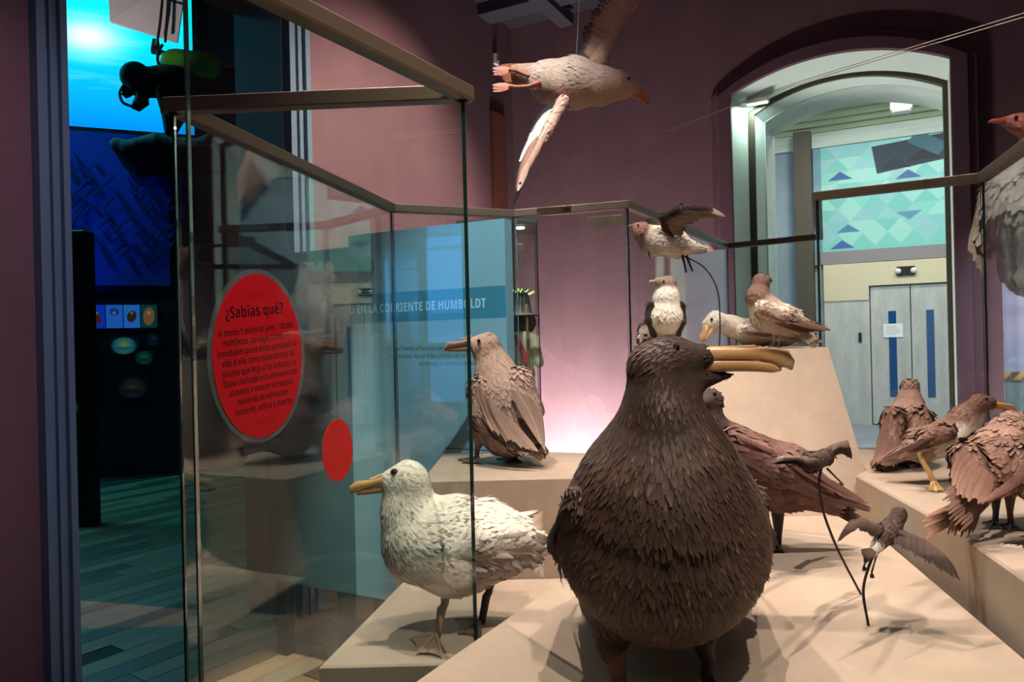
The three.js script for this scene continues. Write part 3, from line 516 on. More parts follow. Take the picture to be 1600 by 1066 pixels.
// stickers on the near panel
{
  const P = V(GP.P[0], 0, GP.P[1]), A = V(GP.A0[0], 0, GP.A0[1]), dir = A.clone().sub(P), L = dir.length(), u = dir.clone().normalize(), nrm = V(-u.z, 0, u.x); if (nrm.z < 0) nrm.negate();
  const onPane = (x, y) => { const r = at(x, y, 1), t = V(P.x, 0, P.z).dot(nrm) / V(r.x, 0, r.z).dot(nrm); return at(x, y, t); };
  const ang = Math.atan2(-nrm.x * -1, nrm.z);
  const oval = (a, b, n = 48) => { const s = new THREE.Shape(); s.absellipse(0, 0, a, b, 0, Math.PI * 2); return s; };
  const uvOval = (g, a, b) => { const p = g.attributes.position, t = []; for (let i = 0; i < p.count; i++) t.push(.5 + p.getX(i) / (2 * a), .5 + p.getY(i) / (2 * b)); g.setAttribute('uv', new THREE.Float32BufferAttribute(t, 2)); return g; };
  const tex = canvasTex(768, 1112, (c, w, h) => {
    c.fillStyle = '#c80f1e'; c.fillRect(0, 0, w, h); c.save(); c.translate(w / 2, h / 2); c.rotate(-.1); c.textAlign = 'center'; c.fillStyle = '#260609';
    c.save(); c.scale(.8, 1); c.font = 'bold 104px sans-serif'; c.fillText('¿Sabías qué?', 0, -272); c.restore();
    const ls = ['Al menos 1 millón de aves , 100.000', 'mamíferos , tortugas marinas e', 'incontables peces están perdiendo la', 'vida al año como causa directa del', 'plástico que llega a los océanos. La', 'fauna confunde este elemento con', 'alimento o mueren enredados,', 'muriendo de asfixiación,', 'inanición, asfixia y muerte.'];
    ls.forEach((t, i) => { c.save(); c.scale(.62, 1); c.font = 'bold 62px sans-serif'; c.fillText(t, 0, -160 + i * 66); c.restore(); });
    c.globalAlpha = .22; c.fillStyle = '#300'; for (let i = 0; i < 5; i++) { c.fillRect(-90 + i * 8, -430 + i * 9, 150, 4); c.fillRect(-110 + i * 6, 425 + i * 9, 180, 4); } c.restore();
  });
  const c1 = onPane(400, 556), a1 = .067, b1 = .0975;
  const s1 = thing('oval_sticker', 'large red oval sticker with black lettering on the near glass', 'sticker', c1.clone().addScaledVector(nrm, .0062)); s1.rotation.y = ang;
  part(s1, 'laminate', new THREE.ExtrudeGeometry(oval(a1 + .006, b1 + .006), { depth: .0006, bevelEnabled: false, curveSegments: 40 }).translate(0, 0, -.0012), new THREE.MeshPhysicalMaterial({ color: 0xe8eeee, transmission: .93, thickness: 0, roughness: .06, ior: 1.5 }));
  part(s1, 'print', uvOval(new THREE.ExtrudeGeometry(oval(a1, b1), { depth: .0006, bevelEnabled: false, curveSegments: 40 }), a1, b1), STD({ map: tex, roughness: .35 }));
  const c2 = onPane(522, 703), s2 = thing('oval_sticker', 'small plain red oval sticker on the glass above the white petrel', 'sticker', c2.addScaledVector(nrm, .0062)); s2.rotation.y = ang;
  part(s2, 'print', new THREE.ExtrudeGeometry(oval(.029, .042), { depth: .0006, bevelEnabled: false, curveSegments: 32 }), STD({ color: 0xd32a26, roughness: .4 }));
}

// ---------------------------------------------------------------- teal text panels behind the case
{
  const e0 = V(-.02, 0, -2.9), bx = -.883, bz = -.469, turn = Math.atan2(-bz * -1, -bx);
  const mk = (name, label, s0, s1, top, tex, col) => {
    const g = thing(name, label, 'panel', V(e0.x + bx * (s0 + s1) / 2, 0, e0.z + bz * (s0 + s1) / 2)); g.rotation.y = ROOM; const w = s1 - s0;
    part(g, 'board', new THREE.BoxGeometry(w, EYE + top - .35, .06).translate(0, .35 + (EYE + top - .35) / 2, -.031), col);
    for (const k of [-.35, .35]) part(g, 'foot', box(.06, .36, .05, w * k, .18, -.03), M.black);
    if (tex) { const p = new THREE.PlaneGeometry(w, EYE + top - .35).translate(0, .35 + (EYE + top - .35) / 2, .0012); part(g, 'print', p, STD({ map: tex, roughness: .5 })); }
    return g;
  };
  const t1 = canvasTex(1024, 2000, (c, w, h) => {
    const Y = y => (EYE + .48 - y) / (EYE + .13) * h; // height above floor -> canvas
    c.fillStyle = '#86b2bd'; c.fillRect(0, 0, w, h);
    c.fillStyle = '#3d869c'; c.fillRect(0, Y(EYE + .218), w, Y(EYE + .092) - Y(EYE + .218));
    c.fillStyle = '#bfe0e4'; c.textAlign = 'right'; c.font = 'bold 66px sans-serif'; c.save(); c.translate(w * .885, Y(EYE + .135)); c.scale(.82, 1); c.fillText('TODO EN LA CORRIENTE DE HUMBOLDT', 0, 0); c.restore();
    c.fillStyle = '#24505e'; c.font = '30px sans-serif'; c.textAlign = 'right';
    ['El mar frente a Perú es uno de los más ricos', 'del planeta: aguas frías y llenas de vida que', 'alimentan a millones de aves'].forEach((t, i) => { c.fillText(t, w * .84, Y(EYE - .03) + i * 40); });
    c.beginPath(); c.fillStyle = '#2a5866'; c.ellipse(w * .12, Y(EYE + .33), 60, 72, 0, 0, 7); c.fill(); for (let i = 0; i < 3; i++) c.fillRect(w * .12 - 60, Y(EYE + .24) + i * 16, 120, 7);
    c.fillStyle = '#1e4450'; c.fillRect(w * .62, Y(EYE - .43), w * .3, 6);
  });
  mk('text_panel', 'teal text panel titled in white capitals behind the case', 0, .78, .48, t1, STD({ color: 0x9cc8d2, roughness: .5 }));
  mk('text_panel', 'lower dark teal panel next to the lettered one', .785, 1.32, .43, null, STD({ color: 0x35656f, roughness: .5 }));
}
// ---------------------------------------------------------------- costumed figure in a tall glass case
{
  const c = at(818, 600, 3.35); const g = thing('tall_showcase', 'tall glass showcase beside the teal panel', 'showcase', V(c.x - .1, 0, c.z));
  const w = .34, d = .34, y0 = EYE - .34, y1 = EYE + .5;
  part(g, 'pedestal', new RoundedBoxGeometry(w, y0, d, 2, .006).translate(0, y0 / 2, 0), STD({ color: 0xd8c8c0, roughness: .7 }));
  for (const [x, z, r] of [[0, d / 2, 0], [0, -d / 2, 0], [w / 2, 0, 1], [-w / 2, 0, 1]]) { const m = part(g, 'pane', new THREE.BoxGeometry(w - .012, y1 - y0, .005).translate(0, (y1 - y0) / 2 + y0, 0), M.glass, V(x, 0, z)); if (r) m.rotation.y = Math.PI / 2; }
  for (const [x, z] of [[-1, -1], [-1, 1], [1, -1], [1, 1]]) part(g, 'corner_edge', box(.005, y1 - y0, .005, x * w / 2, (y0 + y1) / 2, z * d / 2), M.glassEdge);
  part(g, 'lid', new RoundedBoxGeometry(w + .01, .02, d + .01, 2, .004).translate(0, y1 + .011, 0), M.frameDark);
  { const l = new THREE.SpotLight(0xfff0dc, 2.2, 0, .7, .6, 2); l.name = 'lamp'; l.castShadow = true; l.position.set(.1, y1 - .02, .1); const t = new THREE.Object3D(); t.name = 'aim'; t.position.set(.08, y0, 0); g.add(l, t); l.target = t; part(g, 'added_lid_lamp', new THREE.CylinderGeometry(.02, .02, .008, 16).translate(.1, y1 - .006, .1), STD({ emissive: 0xfff0dc, emissiveIntensity: 2 })); }  // lamp in the lid added to brighten the doll
  // the little figure
  const f = thing('costumed_doll', 'small doll in feathered headdress and cream tunic inside the showcase', 'doll', V(c.x - .005, y0 + .001, c.z + .02));
  const K = (x, y, z, r, x2, y2, z2, r2, k = .012) => ({ a: V(x, y, z), b: V(x2, y2, z2), ra: r, rb: r2, k });
  const T = (bones, col, name, cell = .006) => { const gg = netMesh(bones, cell); return part(f, name, gg, STD({ color: col, roughness: .85 })); };
  T([K(-.025, .0, 0, .028, -.022, .2, 0, .036), K(.028, .0, .01, .028, .022, .2, 0, .036)], 0x7d6d52, 'trousers');
  T([K(0, .2, 0, .052, 0, .34, 0, .055), K(-.05, .34, 0, .026, -.07, .2, .03, .02), K(.05, .34, 0, .028, .075, .24, .03, .022)], 0xcdbb90, 'tunic');
  T([K(0, .38, 0, .035, 0, .42, .01, .04)], 0x3a2a1e, 'head', .004);
  T([K(-.03, .4, -.03, .045, .03, .3, -.045, .05), K(0, .45, -.01, .05, .02, .42, -.03, .05)], 0x6b4a30, 'hood');
  part(f, 'hat', new THREE.LatheGeometry([[0, .1], [.035, .1], [.045, .05], [.05, .01], [.085, 0], [.085, -.006], [.0, -.004]].map(a => new THREE.Vector2(...a)), 22).translate(0, .455, .0), STD({ color: 0x151a14, roughness: .7 }));
  { const b = new MBx(); reseed(12); for (let i = 0; i < 22; i++) { const a = i / 22 * 6.28; b.leaf(V(0, .53, 0), V(Math.cos(a), .35 + rnd() * .5, Math.sin(a)), V(0, 1, .2), .06 + rnd() * .03, .016, lin([0x3f9a4a, 0xc9a63a, 0x8fc06a, 0xb9c9a0][i % 4])); } part(f, 'feather_crown', b.geo(), FEATHER); }
  part(f, 'scarf', tube([V(-.03, .36, .05), V(0, .3, .062), V(.02, .24, .06)], .012, 10, 8), STD({ color: 0xd02a52, roughness: .7 }));
  part(f, 'staff', tube([V(.03, .0, .08), V(.028, .25, .075), V(.025, .5, .06)], .006, 8, 6), STD({ color: 0x8a6238, roughness: .6 }));
  part(f, 'belt_pouch', new RoundedBoxGeometry(.05, .06, .03, 2, .008).translate(-.03, .2, .05), STD({ color: 0x4b4336, roughness: .8 }));
}

// ---------------------------------------------------------------- lift lobby beyond the arched opening
{
  const LV = -7.4, H = EYE + 3.62;
  structure('floor_lobby', roomBox(.3, 6.6, -.02, .002, LV, -.75), M.lobbyFloor, 'blue grey lobby floor', 'floor');
  structure('wall_lobby', mergeGeometries([roomBox(.1, .3, 0, H, LV, -.75), roomBox(6.6, 6.8, 0, H, LV, -.75)]), M.lobbyWall, 'blue grey side walls of the lobby', 'wall');
  structure('wall_lift', roomBox(.1, 6.8, 0, H, LV - .2, LV), M.lobbyWall, 'blue grey end wall of the lobby', 'wall');
  structure('ceiling_lobby', roomBox(.1, 6.8, H, H + .1, LV - .2, -.75), M.white, 'white lobby ceiling', 'ceiling');
  structure('trim_7', mergeGeometries([[.0, .12, .34], [.12, .22, .26], [.22, .3, .18], [.3, .38, .1]].map(([a, b, d]) => roomBox(.3, 6.6, H - b, H - a, LV, LV + d))), M.sage, 'sage green stepped cornice in the lobby', 'cornice');
  structure('trim_8', roomBox(.3, 6.6, H - .62, H - .38, LV, LV + .06), M.pale, 'pale frieze under the lobby cornice', 'trim');
  const U = x => { const q = at(x, 533, 1), k = q.x; // u on the end wall seen in this direction
    // (C0.x + BX u - BZ v) = k * -(C0.z + BZ u + BX v)
    const v = LV + .02; return (-k * C0.z - k * BX * v - C0.x + BZ * v) / (BX + k * BZ); };
  const Dof = u => -(C0.z + BZ * u + BX * (LV + .02));
  const Yof = (x, y) => { const u = U(x), d = Dof(u); return at(x, y, d).y; };
  const O = uv(U(1390), 0, LV);
  const put = (u0, u1, y0, y1, d0, d1) => roomBox(u0, u1, y0, y1, LV + d0, LV + d1).translate(-O.x, 0, -O.z);
  // geometric mural
  const u0 = U(1277), u1 = U(1540), my0 = Yof(1390, 388), my1 = H - .63;
  const tex = canvasTex(512, 400, (c, w, h) => {
    c.fillStyle = '#7cc8c0'; c.fillRect(0, 0, w, h); reseed(21);
    const cols = ['#86cdc4', '#98d6ca', '#7cc2c0', '#8fc7cb', '#a0d4cc', '#84c2c8', '#92c2c8'], S = 78;
    for (let j = -1; j < 8; j++) for (let i = -1; i < 9; i++) { const x = i * S + (j % 2) * S / 2, y = j * S * .62; for (const up of [1, -1]) { c.fillStyle = cols[Math.floor(rnd() * 7)]; c.beginPath(); c.moveTo(x - S / 2, y + up * 0); c.lineTo(x + S / 2, y); c.lineTo(x, y - up * S * .62); c.fill(); } }
    const tri = (x, y, s, f) => { c.fillStyle = f; c.beginPath(); c.moveTo(x, y - s * .8); c.lineTo(x + s, y); c.lineTo(x - s, y); c.fill(); };
    tri(88, 130, 40, '#3e5f97'); tri(300, 150, 40, '#426a9a'); tri(110, 330, 38, '#4d7fa8'); tri(90, 390, 40, '#4763a5'); tri(300, 270, -40, '#5e93ab');
    c.fillStyle = '#203444'; c.beginPath(); c.moveTo(190, 20); c.lineTo(430, 0); c.lineTo(430, 92); c.lineTo(205, 122); c.fill(); tri(260, 110, 50, '#182636'); tri(350, 88, 52, '#16202e'); c.fillStyle = '#3b6474'; c.beginPath(); c.moveTo(300, 20); c.lineTo(390, 80); c.lineTo(420, 40); c.lineTo(330, -20); c.fill();
    c.fillStyle = 'rgba(60,70,120,.35)'; c.fillRect(0, 0, 26, h);
  });
  const mu = thing('triangle_mural', 'turquoise mural of triangles above the lift doors', 'mural', O.clone());
  part(mu, 'board', put(u0, u1, my0, my1, .02, .05), STD({ color: 0x6fb0b0 }));
  const mp = new THREE.PlaneGeometry(u1 - u0, my1 - my0).translate((u0 + u1) / 2, (my0 + my1) / 2, LV + .052); toRoom(mp).translate(-O.x, 0, -O.z); part(mu, 'print', mp, STD({ map: tex, roughness: .6 }));
  const ml = thing('lintel_band', 'grey band across the wall between mural and lift', 'band', O.clone()); part(ml, 'strip', put(u0, u1, Yof(1390, 408), my0, .02, .09), STD({ color: 0x8b858a, roughness: .6 })); 
  // lift
  const lf = thing('lift', 'brushed steel lift with two door leaves and narrow blue windows', 'lift', O.clone());
  const top = Yof(1420, 446), L0 = U(1362), L1 = U(1482), mid = U(1424), fr = Yof(1390, 409);
  part(lf, 'surround', put(U(1290), L0 - .02, 0, fr, .02, .1), M.steel); part(lf, 'surround', put(U(1290), L0 - .02, Yof(1330, 470), fr, .1, .12), M.cream); part(lf, 'surround', put(L1 + .02, U(1540), 0, fr, .02, .1), M.steel);
  part(lf, 'header', put(L0 - .02, L1 + .02, top + .02, fr, .02, .11), M.cream);
  const ind = part(lf, 'indicator', put(U(1404), U(1432), Yof(1418, 431), Yof(1418, 417), .11, .14), M.black);
  for (const x of [1406, 1430]) part(ind, 'lamp_bead', new THREE.SphereGeometry(.045, 12, 8).translate(...(() => { const q = uv(U(x), Yof(1418, 424), LV + .14).sub(O); return [q.x, q.y, q.z]; })()), M.white);
  for (const [a, b, w0, w1, n] of [[L0, mid - .008, U(1389), U(1401), 0], [mid + .008, L1, U(1448), U(1460), 1]]) {
    const d = part(lf, 'door_leaf', put(a, b, .02, top, .02, .06), M.steel);
    part(d, 'window_slit', put(w0, w1, Yof(1400, 620), Yof(1400, 486), .06, .07), new THREE.MeshPhysicalMaterial({ color: 0x1f4f86, roughness: .1, clearcoat: 1 }));
  }
  for (let i = 0; i < 1; i++) part(lf, 'call_plate', put(U(1342), U(1347), Yof(1345, 535), Yof(1345, 520), .1, .115), M.black);
  const ns = thing('paper_notice', 'white paper notice taped on the lift door', 'notice', O.clone());
  const nt = canvasTex(128, 96, (c, w, h) => { c.fillStyle = '#eeeef2'; c.fillRect(0, 0, w, h); c.fillStyle = '#9a9aa4'; for (let i = 0; i < 6; i++) c.fillRect(14, 14 + i * 12, 70 + (i * 37) % 30, 3); });
  part(ns, 'sheet', put(U(1381), U(1411), Yof(1396, 527), Yof(1396, 506), .072, .078), STD({ map: nt, roughness: .8 }));
  // dark column left of the mural, emergency light, ceiling panels
  structure('wall_column', roomBox(U(1250), U(1276), 0, H - .38, LV, LV + .3), M.frameDark, 'dark column beside the mural', 'column');
  const ep = at(1408, 166, 7.6), el = thing('emergency_light', 'white boxy emergency light high inside the arched opening', 'light fitting', ep);
  const eb = part(el, 'housing', new RoundedBoxGeometry(.2, .1, .12, 2, .02), M.white); eb.rotation.y = ROOM; const el2 = part(el, 'lens', new RoundedBoxGeometry(.17, .05, .1, 2, .015).translate(0, -.055, .02), STD({ color: 0xd9d9d9, roughness: .3 })); el2.rotation.y = ROOM;
  part(el, 'bracket', tube([V(0, .04, 0), V(0, .4, 0), V(0, H - ep.y, 0)], .012, 6, 6), M.white);
  for (const [u, v, where] of [[2.0, -2.6, 'nearest the arched opening, on the column side'], [3.9, -2.6, 'nearest the opening, away from the column'], [2.2, -5.2, 'nearest the dark column by the mural'], [4.2, -5.2, 'in front of the lift, away from the column']]) {
    const c = uv(u, H - .02, v), g = thing('ceiling_panel_light', 'square lobby ceiling light ' + where, 'ceiling light', c, 'lobby ceiling lights'); g.rotation.y = ROOM;
    part(g, 'frame', new RoundedBoxGeometry(.66, .03, .66, 1, .004), M.white); part(g, 'diffuser', new THREE.BoxGeometry(.6, .006, .6).translate(0, -.018, 0), STD({ color: 0xffffff, emissive: 0xfff6ee, emissiveIntensity: 3 }));
    const l = new THREE.RectAreaLight(0xfff6ee, 78, .6, .6); l.name = 'lamp'; l.position.set(0, -.03, 0); l.rotation.x = -Math.PI / 2; g.add(l);
  }
  { const sp = new THREE.SpotLight(0xf0fff8, 45, 0, .42, .8, 2), p = uv(U(1310) + .1, H - .25, LV + 1.1), g = thing('downlight', 'small downlight shining on the edge of the mural', 'spotlight', p); part(g, 'can', new THREE.CylinderGeometry(.05, .06, .14, 16).translate(0, .1, 0), M.white); part(g, 'lens', new THREE.CylinderGeometry(.045, .045, .01, 16).translate(0, .03, 0), STD({ emissive: 0xffffff, emissiveIntensity: 3 })); part(g, 'stem', new THREE.CylinderGeometry(.01, .01, .1, 8).translate(0, .2, 0), M.white); sp.name = 'lamp'; sp.castShadow = true; const t = new THREE.Object3D(); t.name = 'aim'; t.position.copy(uv(U(1312), Yof(1312, 235), LV).sub(p)); g.add(sp, t); sp.target = t; }
  // printed seascape on the room side right of the opening, and a strip of barrier tape
  const sk = thing('seascape_banner', 'lavender sky and green sea printed banner beside the opening', 'banner', uv(4.1, EYE - .75, .03)); sk.rotation.y = ROOM;
  const st = canvasTex(256, 384, (c, w, h) => { const g = c.createLinearGradient(0, 0, 0, h); g.addColorStop(0, '#8c96ae'); g.addColorStop(.35, '#8f8fa6'); g.addColorStop(.6, '#a5a6c2'); g.addColorStop(.72, '#7f9cc0'); g.addColorStop(.76, '#3f7f80'); g.addColorStop(1, '#23606a'); c.fillStyle = g; c.fillRect(0, 0, w, h); reseed(8); for (let i = 0; i < 40; i++) { c.fillStyle = `rgba(225,228,240,${.06 + rnd() * .1})`; c.beginPath(); c.ellipse(rnd() * w, h * (.3 + rnd() * .4), 20 + rnd() * 40, 6 + rnd() * 16, 0, 0, 7); c.fill(); } });
  part(sk, 'backing', box(1.3, 1.75, .02, 0, .87, -.012), M.white); part(sk, 'print', new THREE.PlaneGeometry(1.3, 1.75).translate(0, .87, .0005), STD({ map: st, roughness: .6 }));
  const bt = thing('barrier_tape', 'black and yellow striped tape across the banner', 'tape', uv(4.1, EYE - .29, .046)); bt.rotation.y = ROOM;
  const tt = canvasTex(512, 32, (c, w, h) => { c.fillStyle = '#b99a2c'; c.fillRect(0, 0, w, h); c.fillStyle = '#161412'; for (let i = -1; i < 18; i++) { c.beginPath(); c.moveTo(i * 32, h); c.lineTo(i * 32 + 16, h); c.lineTo(i * 32 + 32, 0); c.lineTo(i * 32 + 16, 0); c.fill(); } });
  part(bt, 'strip', box(1.3, .05, .004), STD({ map: tt, roughness: .5 }));
}
// thin twin wires strung across the case
for (const [dy, label] of [[0, 'upper of two thin pale suspension wires'], [6, 'lower of two thin pale suspension wires']]) {
  const a = at(1640, 8 + dy * 1.1, 1.7), b = at(1190, 148 + dy * .4, 2.9), c = at(1040, 206, 3.4);
  const g = thing('suspension_wire', label, 'wire', a); part(g, 'strand', tube([V(0, 0, 0), b.clone().sub(a), c.clone().sub(a)], .0012, 12, 5), STD({ color: 0xd8c8bc, roughness: .5 }));
}
// ---------------------------------------------------------------- mounted seabirds
const onTop = (x, y, top) => { const q = at(x, y, 1), d = (EYE - top) / (EYE - q.y); return at(x, y, d); }; // the point of a level top seen in a direction
const hornC = (a, b, tip, t0 = .75) => (t, th) => { const n = noise3(t * 14, th * 2, 2), c = mix(lin(a), lin(b), n); return t > t0 ? mix(c, lin(tip), (t - t0) / (1 - t0) * 1.3) : c; };

{ // 1 the big dark petrel in front
  const b = new Bird('giant_petrel', 'large dark brown petrel with thick yellow bill standing in front', .95, V(.185, yM, -.97), 101);
  const C = lin(0x2a1d18), Cf = lin(0x54402f), Nk = lin(0x4e3529), Nf = lin(0x7f5d4a);
  const bones = [b.bone([1096, 560, 0, 22], [1050, 562, 0, 34], { f: .5 }), b.bone([1050, 562, 0, 34], [1020, 574, 0, 36], { f: .55 }), b.bone([1145, 586, 0, 3], [1062, 594, .0, 30], { f: .5, k: 24 }), b.bone([1030, 580, 0, 43], [1034, 645, 0, 58], { f: .62, k: 60 }), b.bone([1034, 645, 0, 58], [1040, 700, -.01, 78], { f: .8, k: 60 }), b.bone([1040, 700, -.01, 78], [1036, 775, -.03, 130], { f: 1, k: 70 }), b.bone([960, 800, -.05, 64], [955, 840, -.1, 70], { f: 1.1, k: 90 }), b.bone([1122, 795, -.05, 64], [1128, 840, -.1, 70], { f: 1.1, k: 90 }), b.bone([1034, 775, -.03, 136], [1034, 838, -.06, 166], { f: 1.1, k: 90 }), b.bone([1034, 838, -.06, 162], [1040, 835, -.24, 120], { f: 1.2, k: 60 }), b.bone([1040, 835, -.24, 118], [1040, 815, -.42, 30], { f: 1.4, k: 50 }),
    b.bone([952, 950, -.06, 44], [955, 1005, -.05, 27], { f: .8, k: 60 }), b.bone([1095, 950, -.06, 38], [1100, 992, -.06, 22], { f: .8, k: 60 })];
  const col = (x, y, z) => { const t = noise3(x / 26, y / 26, 3.3) * .6 + noise3(x / 7, y / 7, 1.3) * .4, a = mix(Nk, C, t), f = mix(Nf, Cf, t); return hash2(Math.round(x * 3), Math.round(y * 3), 4) > .96 ? [a, lin(0x9a7e6a)] : [a, f]; };
  b.body(bones, 5.5, { n: 21000, size: 21, rows: 4, mid: true, lift: .085, aspect: .32, mat: FEATHER_GLOSS, vary: .4, pow: 2 }, col);
  b.wing([b.bone([910, 790, -.01, 32], [893, 845, -.09, 36]), b.bone([893, 845, -.09, 36], [905, 880, -.26, 30])], 6, { n: 2200, size: 20, rows: 4, mid: true, lift: .08, aspect: .32, droop: .6 }, col, [{ from: [[898, 785, .02], [872, 830, -.04], [880, 870, -.1]], to: [[868, 880, -.1], [885, 915, -.25], [930, 900, -.45]], count: 16, w: 22, n: [-1, .1, .3], c: [C, Cf] }]);
  b.wing([b.bone([1166, 780, -.05, 30], [1176, 840, -.12, 34]), b.bone([1176, 840, -.12, 34], [1165, 870, -.28, 28])], 6, { n: 1800, size: 20, rows: 4, mid: true, lift: .08, aspect: .32, droop: .6 }, col, [{ from: [[1170, 760, -.03], [1194, 830, -.1], [1186, 870, -.14]], to: [[1192, 850, -.14], [1180, 900, -.34], [1140, 880, -.48]], count: 16, w: 22, n: [1, .1, .2], c: [C, Cf] }]);
  { const B = new MBx(); for (let i = 0; i < 16; i++) B.blade(b.p(880 + i * 2, 785 - (i % 5) * 2, .02), V(-.35 + rnd() * .5, .5 + rnd() * .5, .1).normalize(), V(-.3, .1, 1).normalize(), (8 + rnd() * 12) * b.s, 2.6 * b.s, C, lin(0x4a372e), { pow: 1.8 }); part(b.g, 'shoulder_tuft', B.geo(), FEATHER); }
  b.tail([{ from: [[1000, 830, -.38], [1080, 830, -.38]], to: [[980, 850, -.6], [1110, 850, -.6]], count: 10, w: 34, n: [0, 1, 0], c: [C, Cf] }]);
  const hc = hornC(0xe8b884, 0xcc935c, 0xf0cda2, .7);
  const up = b.bill('bill', [[1088, 554, 0, 13, 17], [1130, 553, .002, 10.5, 13.5], [1165, 553, .003, 10, 11.5], [1188, 553, .004, 11, 10.5], [1208, 556, .004, 13.5, 10], [1224, 561, .004, 15, 9], [1234, 569, .004, 9, 6.5], [1237, 578, .004, 1.5, 2]], hc, V(0, 0, 1), null, .62);
  b.bill('lower_bill', [[1088, 572, 0, 12, 17], [1130, 571.5, .002, 9.5, 13.5], [1165, 571.5, .003, 9, 11.5], [1188, 573, .004, 8.5, 10], [1206, 575, .004, 8, 8.5], [1220, 577, .004, 3, 3.5]], hornC(0xdaa672, 0xbd8650, 0xe8bd8e), V(0, 0, 1), up, .62);
  b.bill('nostril_tube', [[1098, 547, 0, 6, 9], [1140, 545.5, .002, 5, 7.5], [1178, 543.5, .003, 4.6, 6.5], [1183, 543.5, .003, 2.2, 3]], hornC(0xe0b070, 0xc99050, 0x8a6030, .93), V(0, 0, 1), up);
  b.eye(1056, 545, .0265, 6, 0x4a382e); b.eye(1056, 545, -.0265, 6);
  b.leg([[957, 985, -.05, 24], [962, 1025, -.045, 19], [966, 1050, -.04, 13], [968, 1075, -.035, 11], [970, 1086, -.03, 12]], [[938, 1089, .07], [970, 1089, .09], [1000, 1089, .06]], 0x7a4a3a, 0x9a6652);
  b.leg([[1098, 985, -.06, 22], [1100, 1015, -.055, 15], [1108, 1035, -.05, 13], [1104, 1050, -.045, 11], [1110, 1083, -.04, 11]], [[1080, 1089, .06], [1112, 1089, .08], [1142, 1089, .05]], 0x33231d, 0x3a2a22);
}
{ // 2 the white petrel
  const b = new Bird('giant_petrel', 'white petrel speckled with brown spots on the low plinth', 1.64, V(-.13, yW, -1.64), 202);
  const Wt = lin(0xe6dcc9), Wf = lin(0xf0e8da), Sp = lin(0x7a5644), Sd = lin(0x4a3226);
  const col = (x, y, z) => { const h = hash2(Math.round(x * 5), Math.round(y * 5), 9), n = noise3(x / 9, y / 9, z * 20 + 5); const body = x > 640 || y > 800; return h > (body ? .94 : .96) ? [Wt, n > .5 ? Sp : Sd] : [mix(Wt, lin(0xd9c6ae), n * .5), Wf]; };
  const bones = [b.bone([612, 752, .0, 18], [634, 750, 0, 31], { f: .45 }), b.bone([628, 764, 0, 24], [640, 758, 0, 30], { f: .4 }), b.bone([636, 760, 0, 33], [640, 800, 0, 40], { f: .55, k: 30 }), b.bone([640, 800, 0, 42], [662, 842, 0, 60], { f: .75, k: 40 }), b.bone([662, 845, 0, 64], [712, 852, 0, 74], { f: 1, k: 40 }), b.bone([712, 852, 0, 74], [770, 848, -.01, 58], { f: 1.1, k: 40 }), b.bone([770, 848, -.01, 56], [828, 850, -.03, 24], { f: 1.2, k: 30 }), b.bone([700, 905, .03, 20], [695, 926, .03, 9], { f: .5 }), b.bone([765, 890, -.06, 18], [766, 912, -.06, 8], { f: .5 })];
  b.body(bones, 4.2, { n: 7000, size: 15, rows: 4, mid: true, lift: .14, aspect: .5, vary: .2 }, col);
  const wr = lin(0xeadfd2), wc = t => [wr, hash2(Math.round(t * 100), 3, 3) > .5 ? Sp : lin(0xd8c4b2)];
  b.wing([b.bone([704, 867, .088, 16], [750, 846, .094, 22]), b.bone([750, 846, .09, 24], [810, 838, .05, 22])], 4, { n: 500, size: 17, rows: 3, mid: true, lift: .1, vary: .15 }, col, [{ from: [[706, 872, .11], [750, 855, .12], [800, 845, .08]], to: [[760, 893, .1], [815, 890, .05], [848, 872, 0]], count: 16, w: 17, n: [0, .1, 1], c: wc }, { from: [[720, 850, .115], [760, 838, .118], [810, 832, .08]], to: [[790, 872, .1], [835, 868, .04], [852, 840, -.01]], count: 14, w: 17, n: [0, .2, 1], c: wc }]);
  b.wing([b.bone([690, 800, -.06, 20], [760, 800, -.07, 22]), b.bone([760, 800, -.07, 22], [820, 820, -.06, 14])], 4, { n: 350, size: 17, rows: 3, mid: true, lift: .1, vary: .15 }, col, [{ from: [[740, 795, -.04], [800, 812, -.05]], to: [[820, 822, -.05], [846, 800, -.08]], count: 8, w: 16, n: [0, 1, .4], c: wc }]);
  b.tail([{ from: [[815, 845, -.03], [820, 865, .0]], to: [[848, 800, -.05], [850, 905, .02]], count: 9, w: 20, n: [.1, .2, 1], c: [lin(0xd9c7b2), lin(0xb08e74)] }]);
  const hc = hornC(0xc9a068, 0xb4854c, 0xa8764a, .8);
  const up = b.bill('bill', [[616, 748, 0, 11, 11], [592, 752, .004, 7, 9], [575, 757, .006, 6.5, 7], [560, 760, .008, 9, 6.5], [551, 765, .009, 7, 5], [547, 771, .009, 1.5, 2]], hc, V(0, 0, 1));
  b.bill('lower_bill', [[614, 762, 0, 7, 10], [590, 766, .004, 5, 8], [570, 769, .006, 4.5, 6], [557, 771, .008, 3, 4]], hornC(0xb88a54, 0xa07040, 0x9a6a44), V(0, 0, 1), up);
  b.bill('nostril_tube', [[612, 740, 0, 4, 5.5], [596, 744, .004, 4, 5], [580, 750, .006, 3.2, 4], [577, 751, .006, 1.5, 2]], hornC(0xd6b27c, 0xc09558, 0x8a6030, .9), V(0, 0, 1), up);
  b.eye(616, 738, .033, 4.6, 0x8a7868); b.eye(622, 738, -.03, 4.6);
  b.leg([[697, 915, .03, 10], [695, 945, .03, 6], [690, 952, .03, 7.5], [686, 980, .04, 6], [682, 992, .05, 6.5]], [[640, 1000, .04], [650, 1012, .12], [690, 1012, .14]], 0x8a6a54, 0x9a7a62);
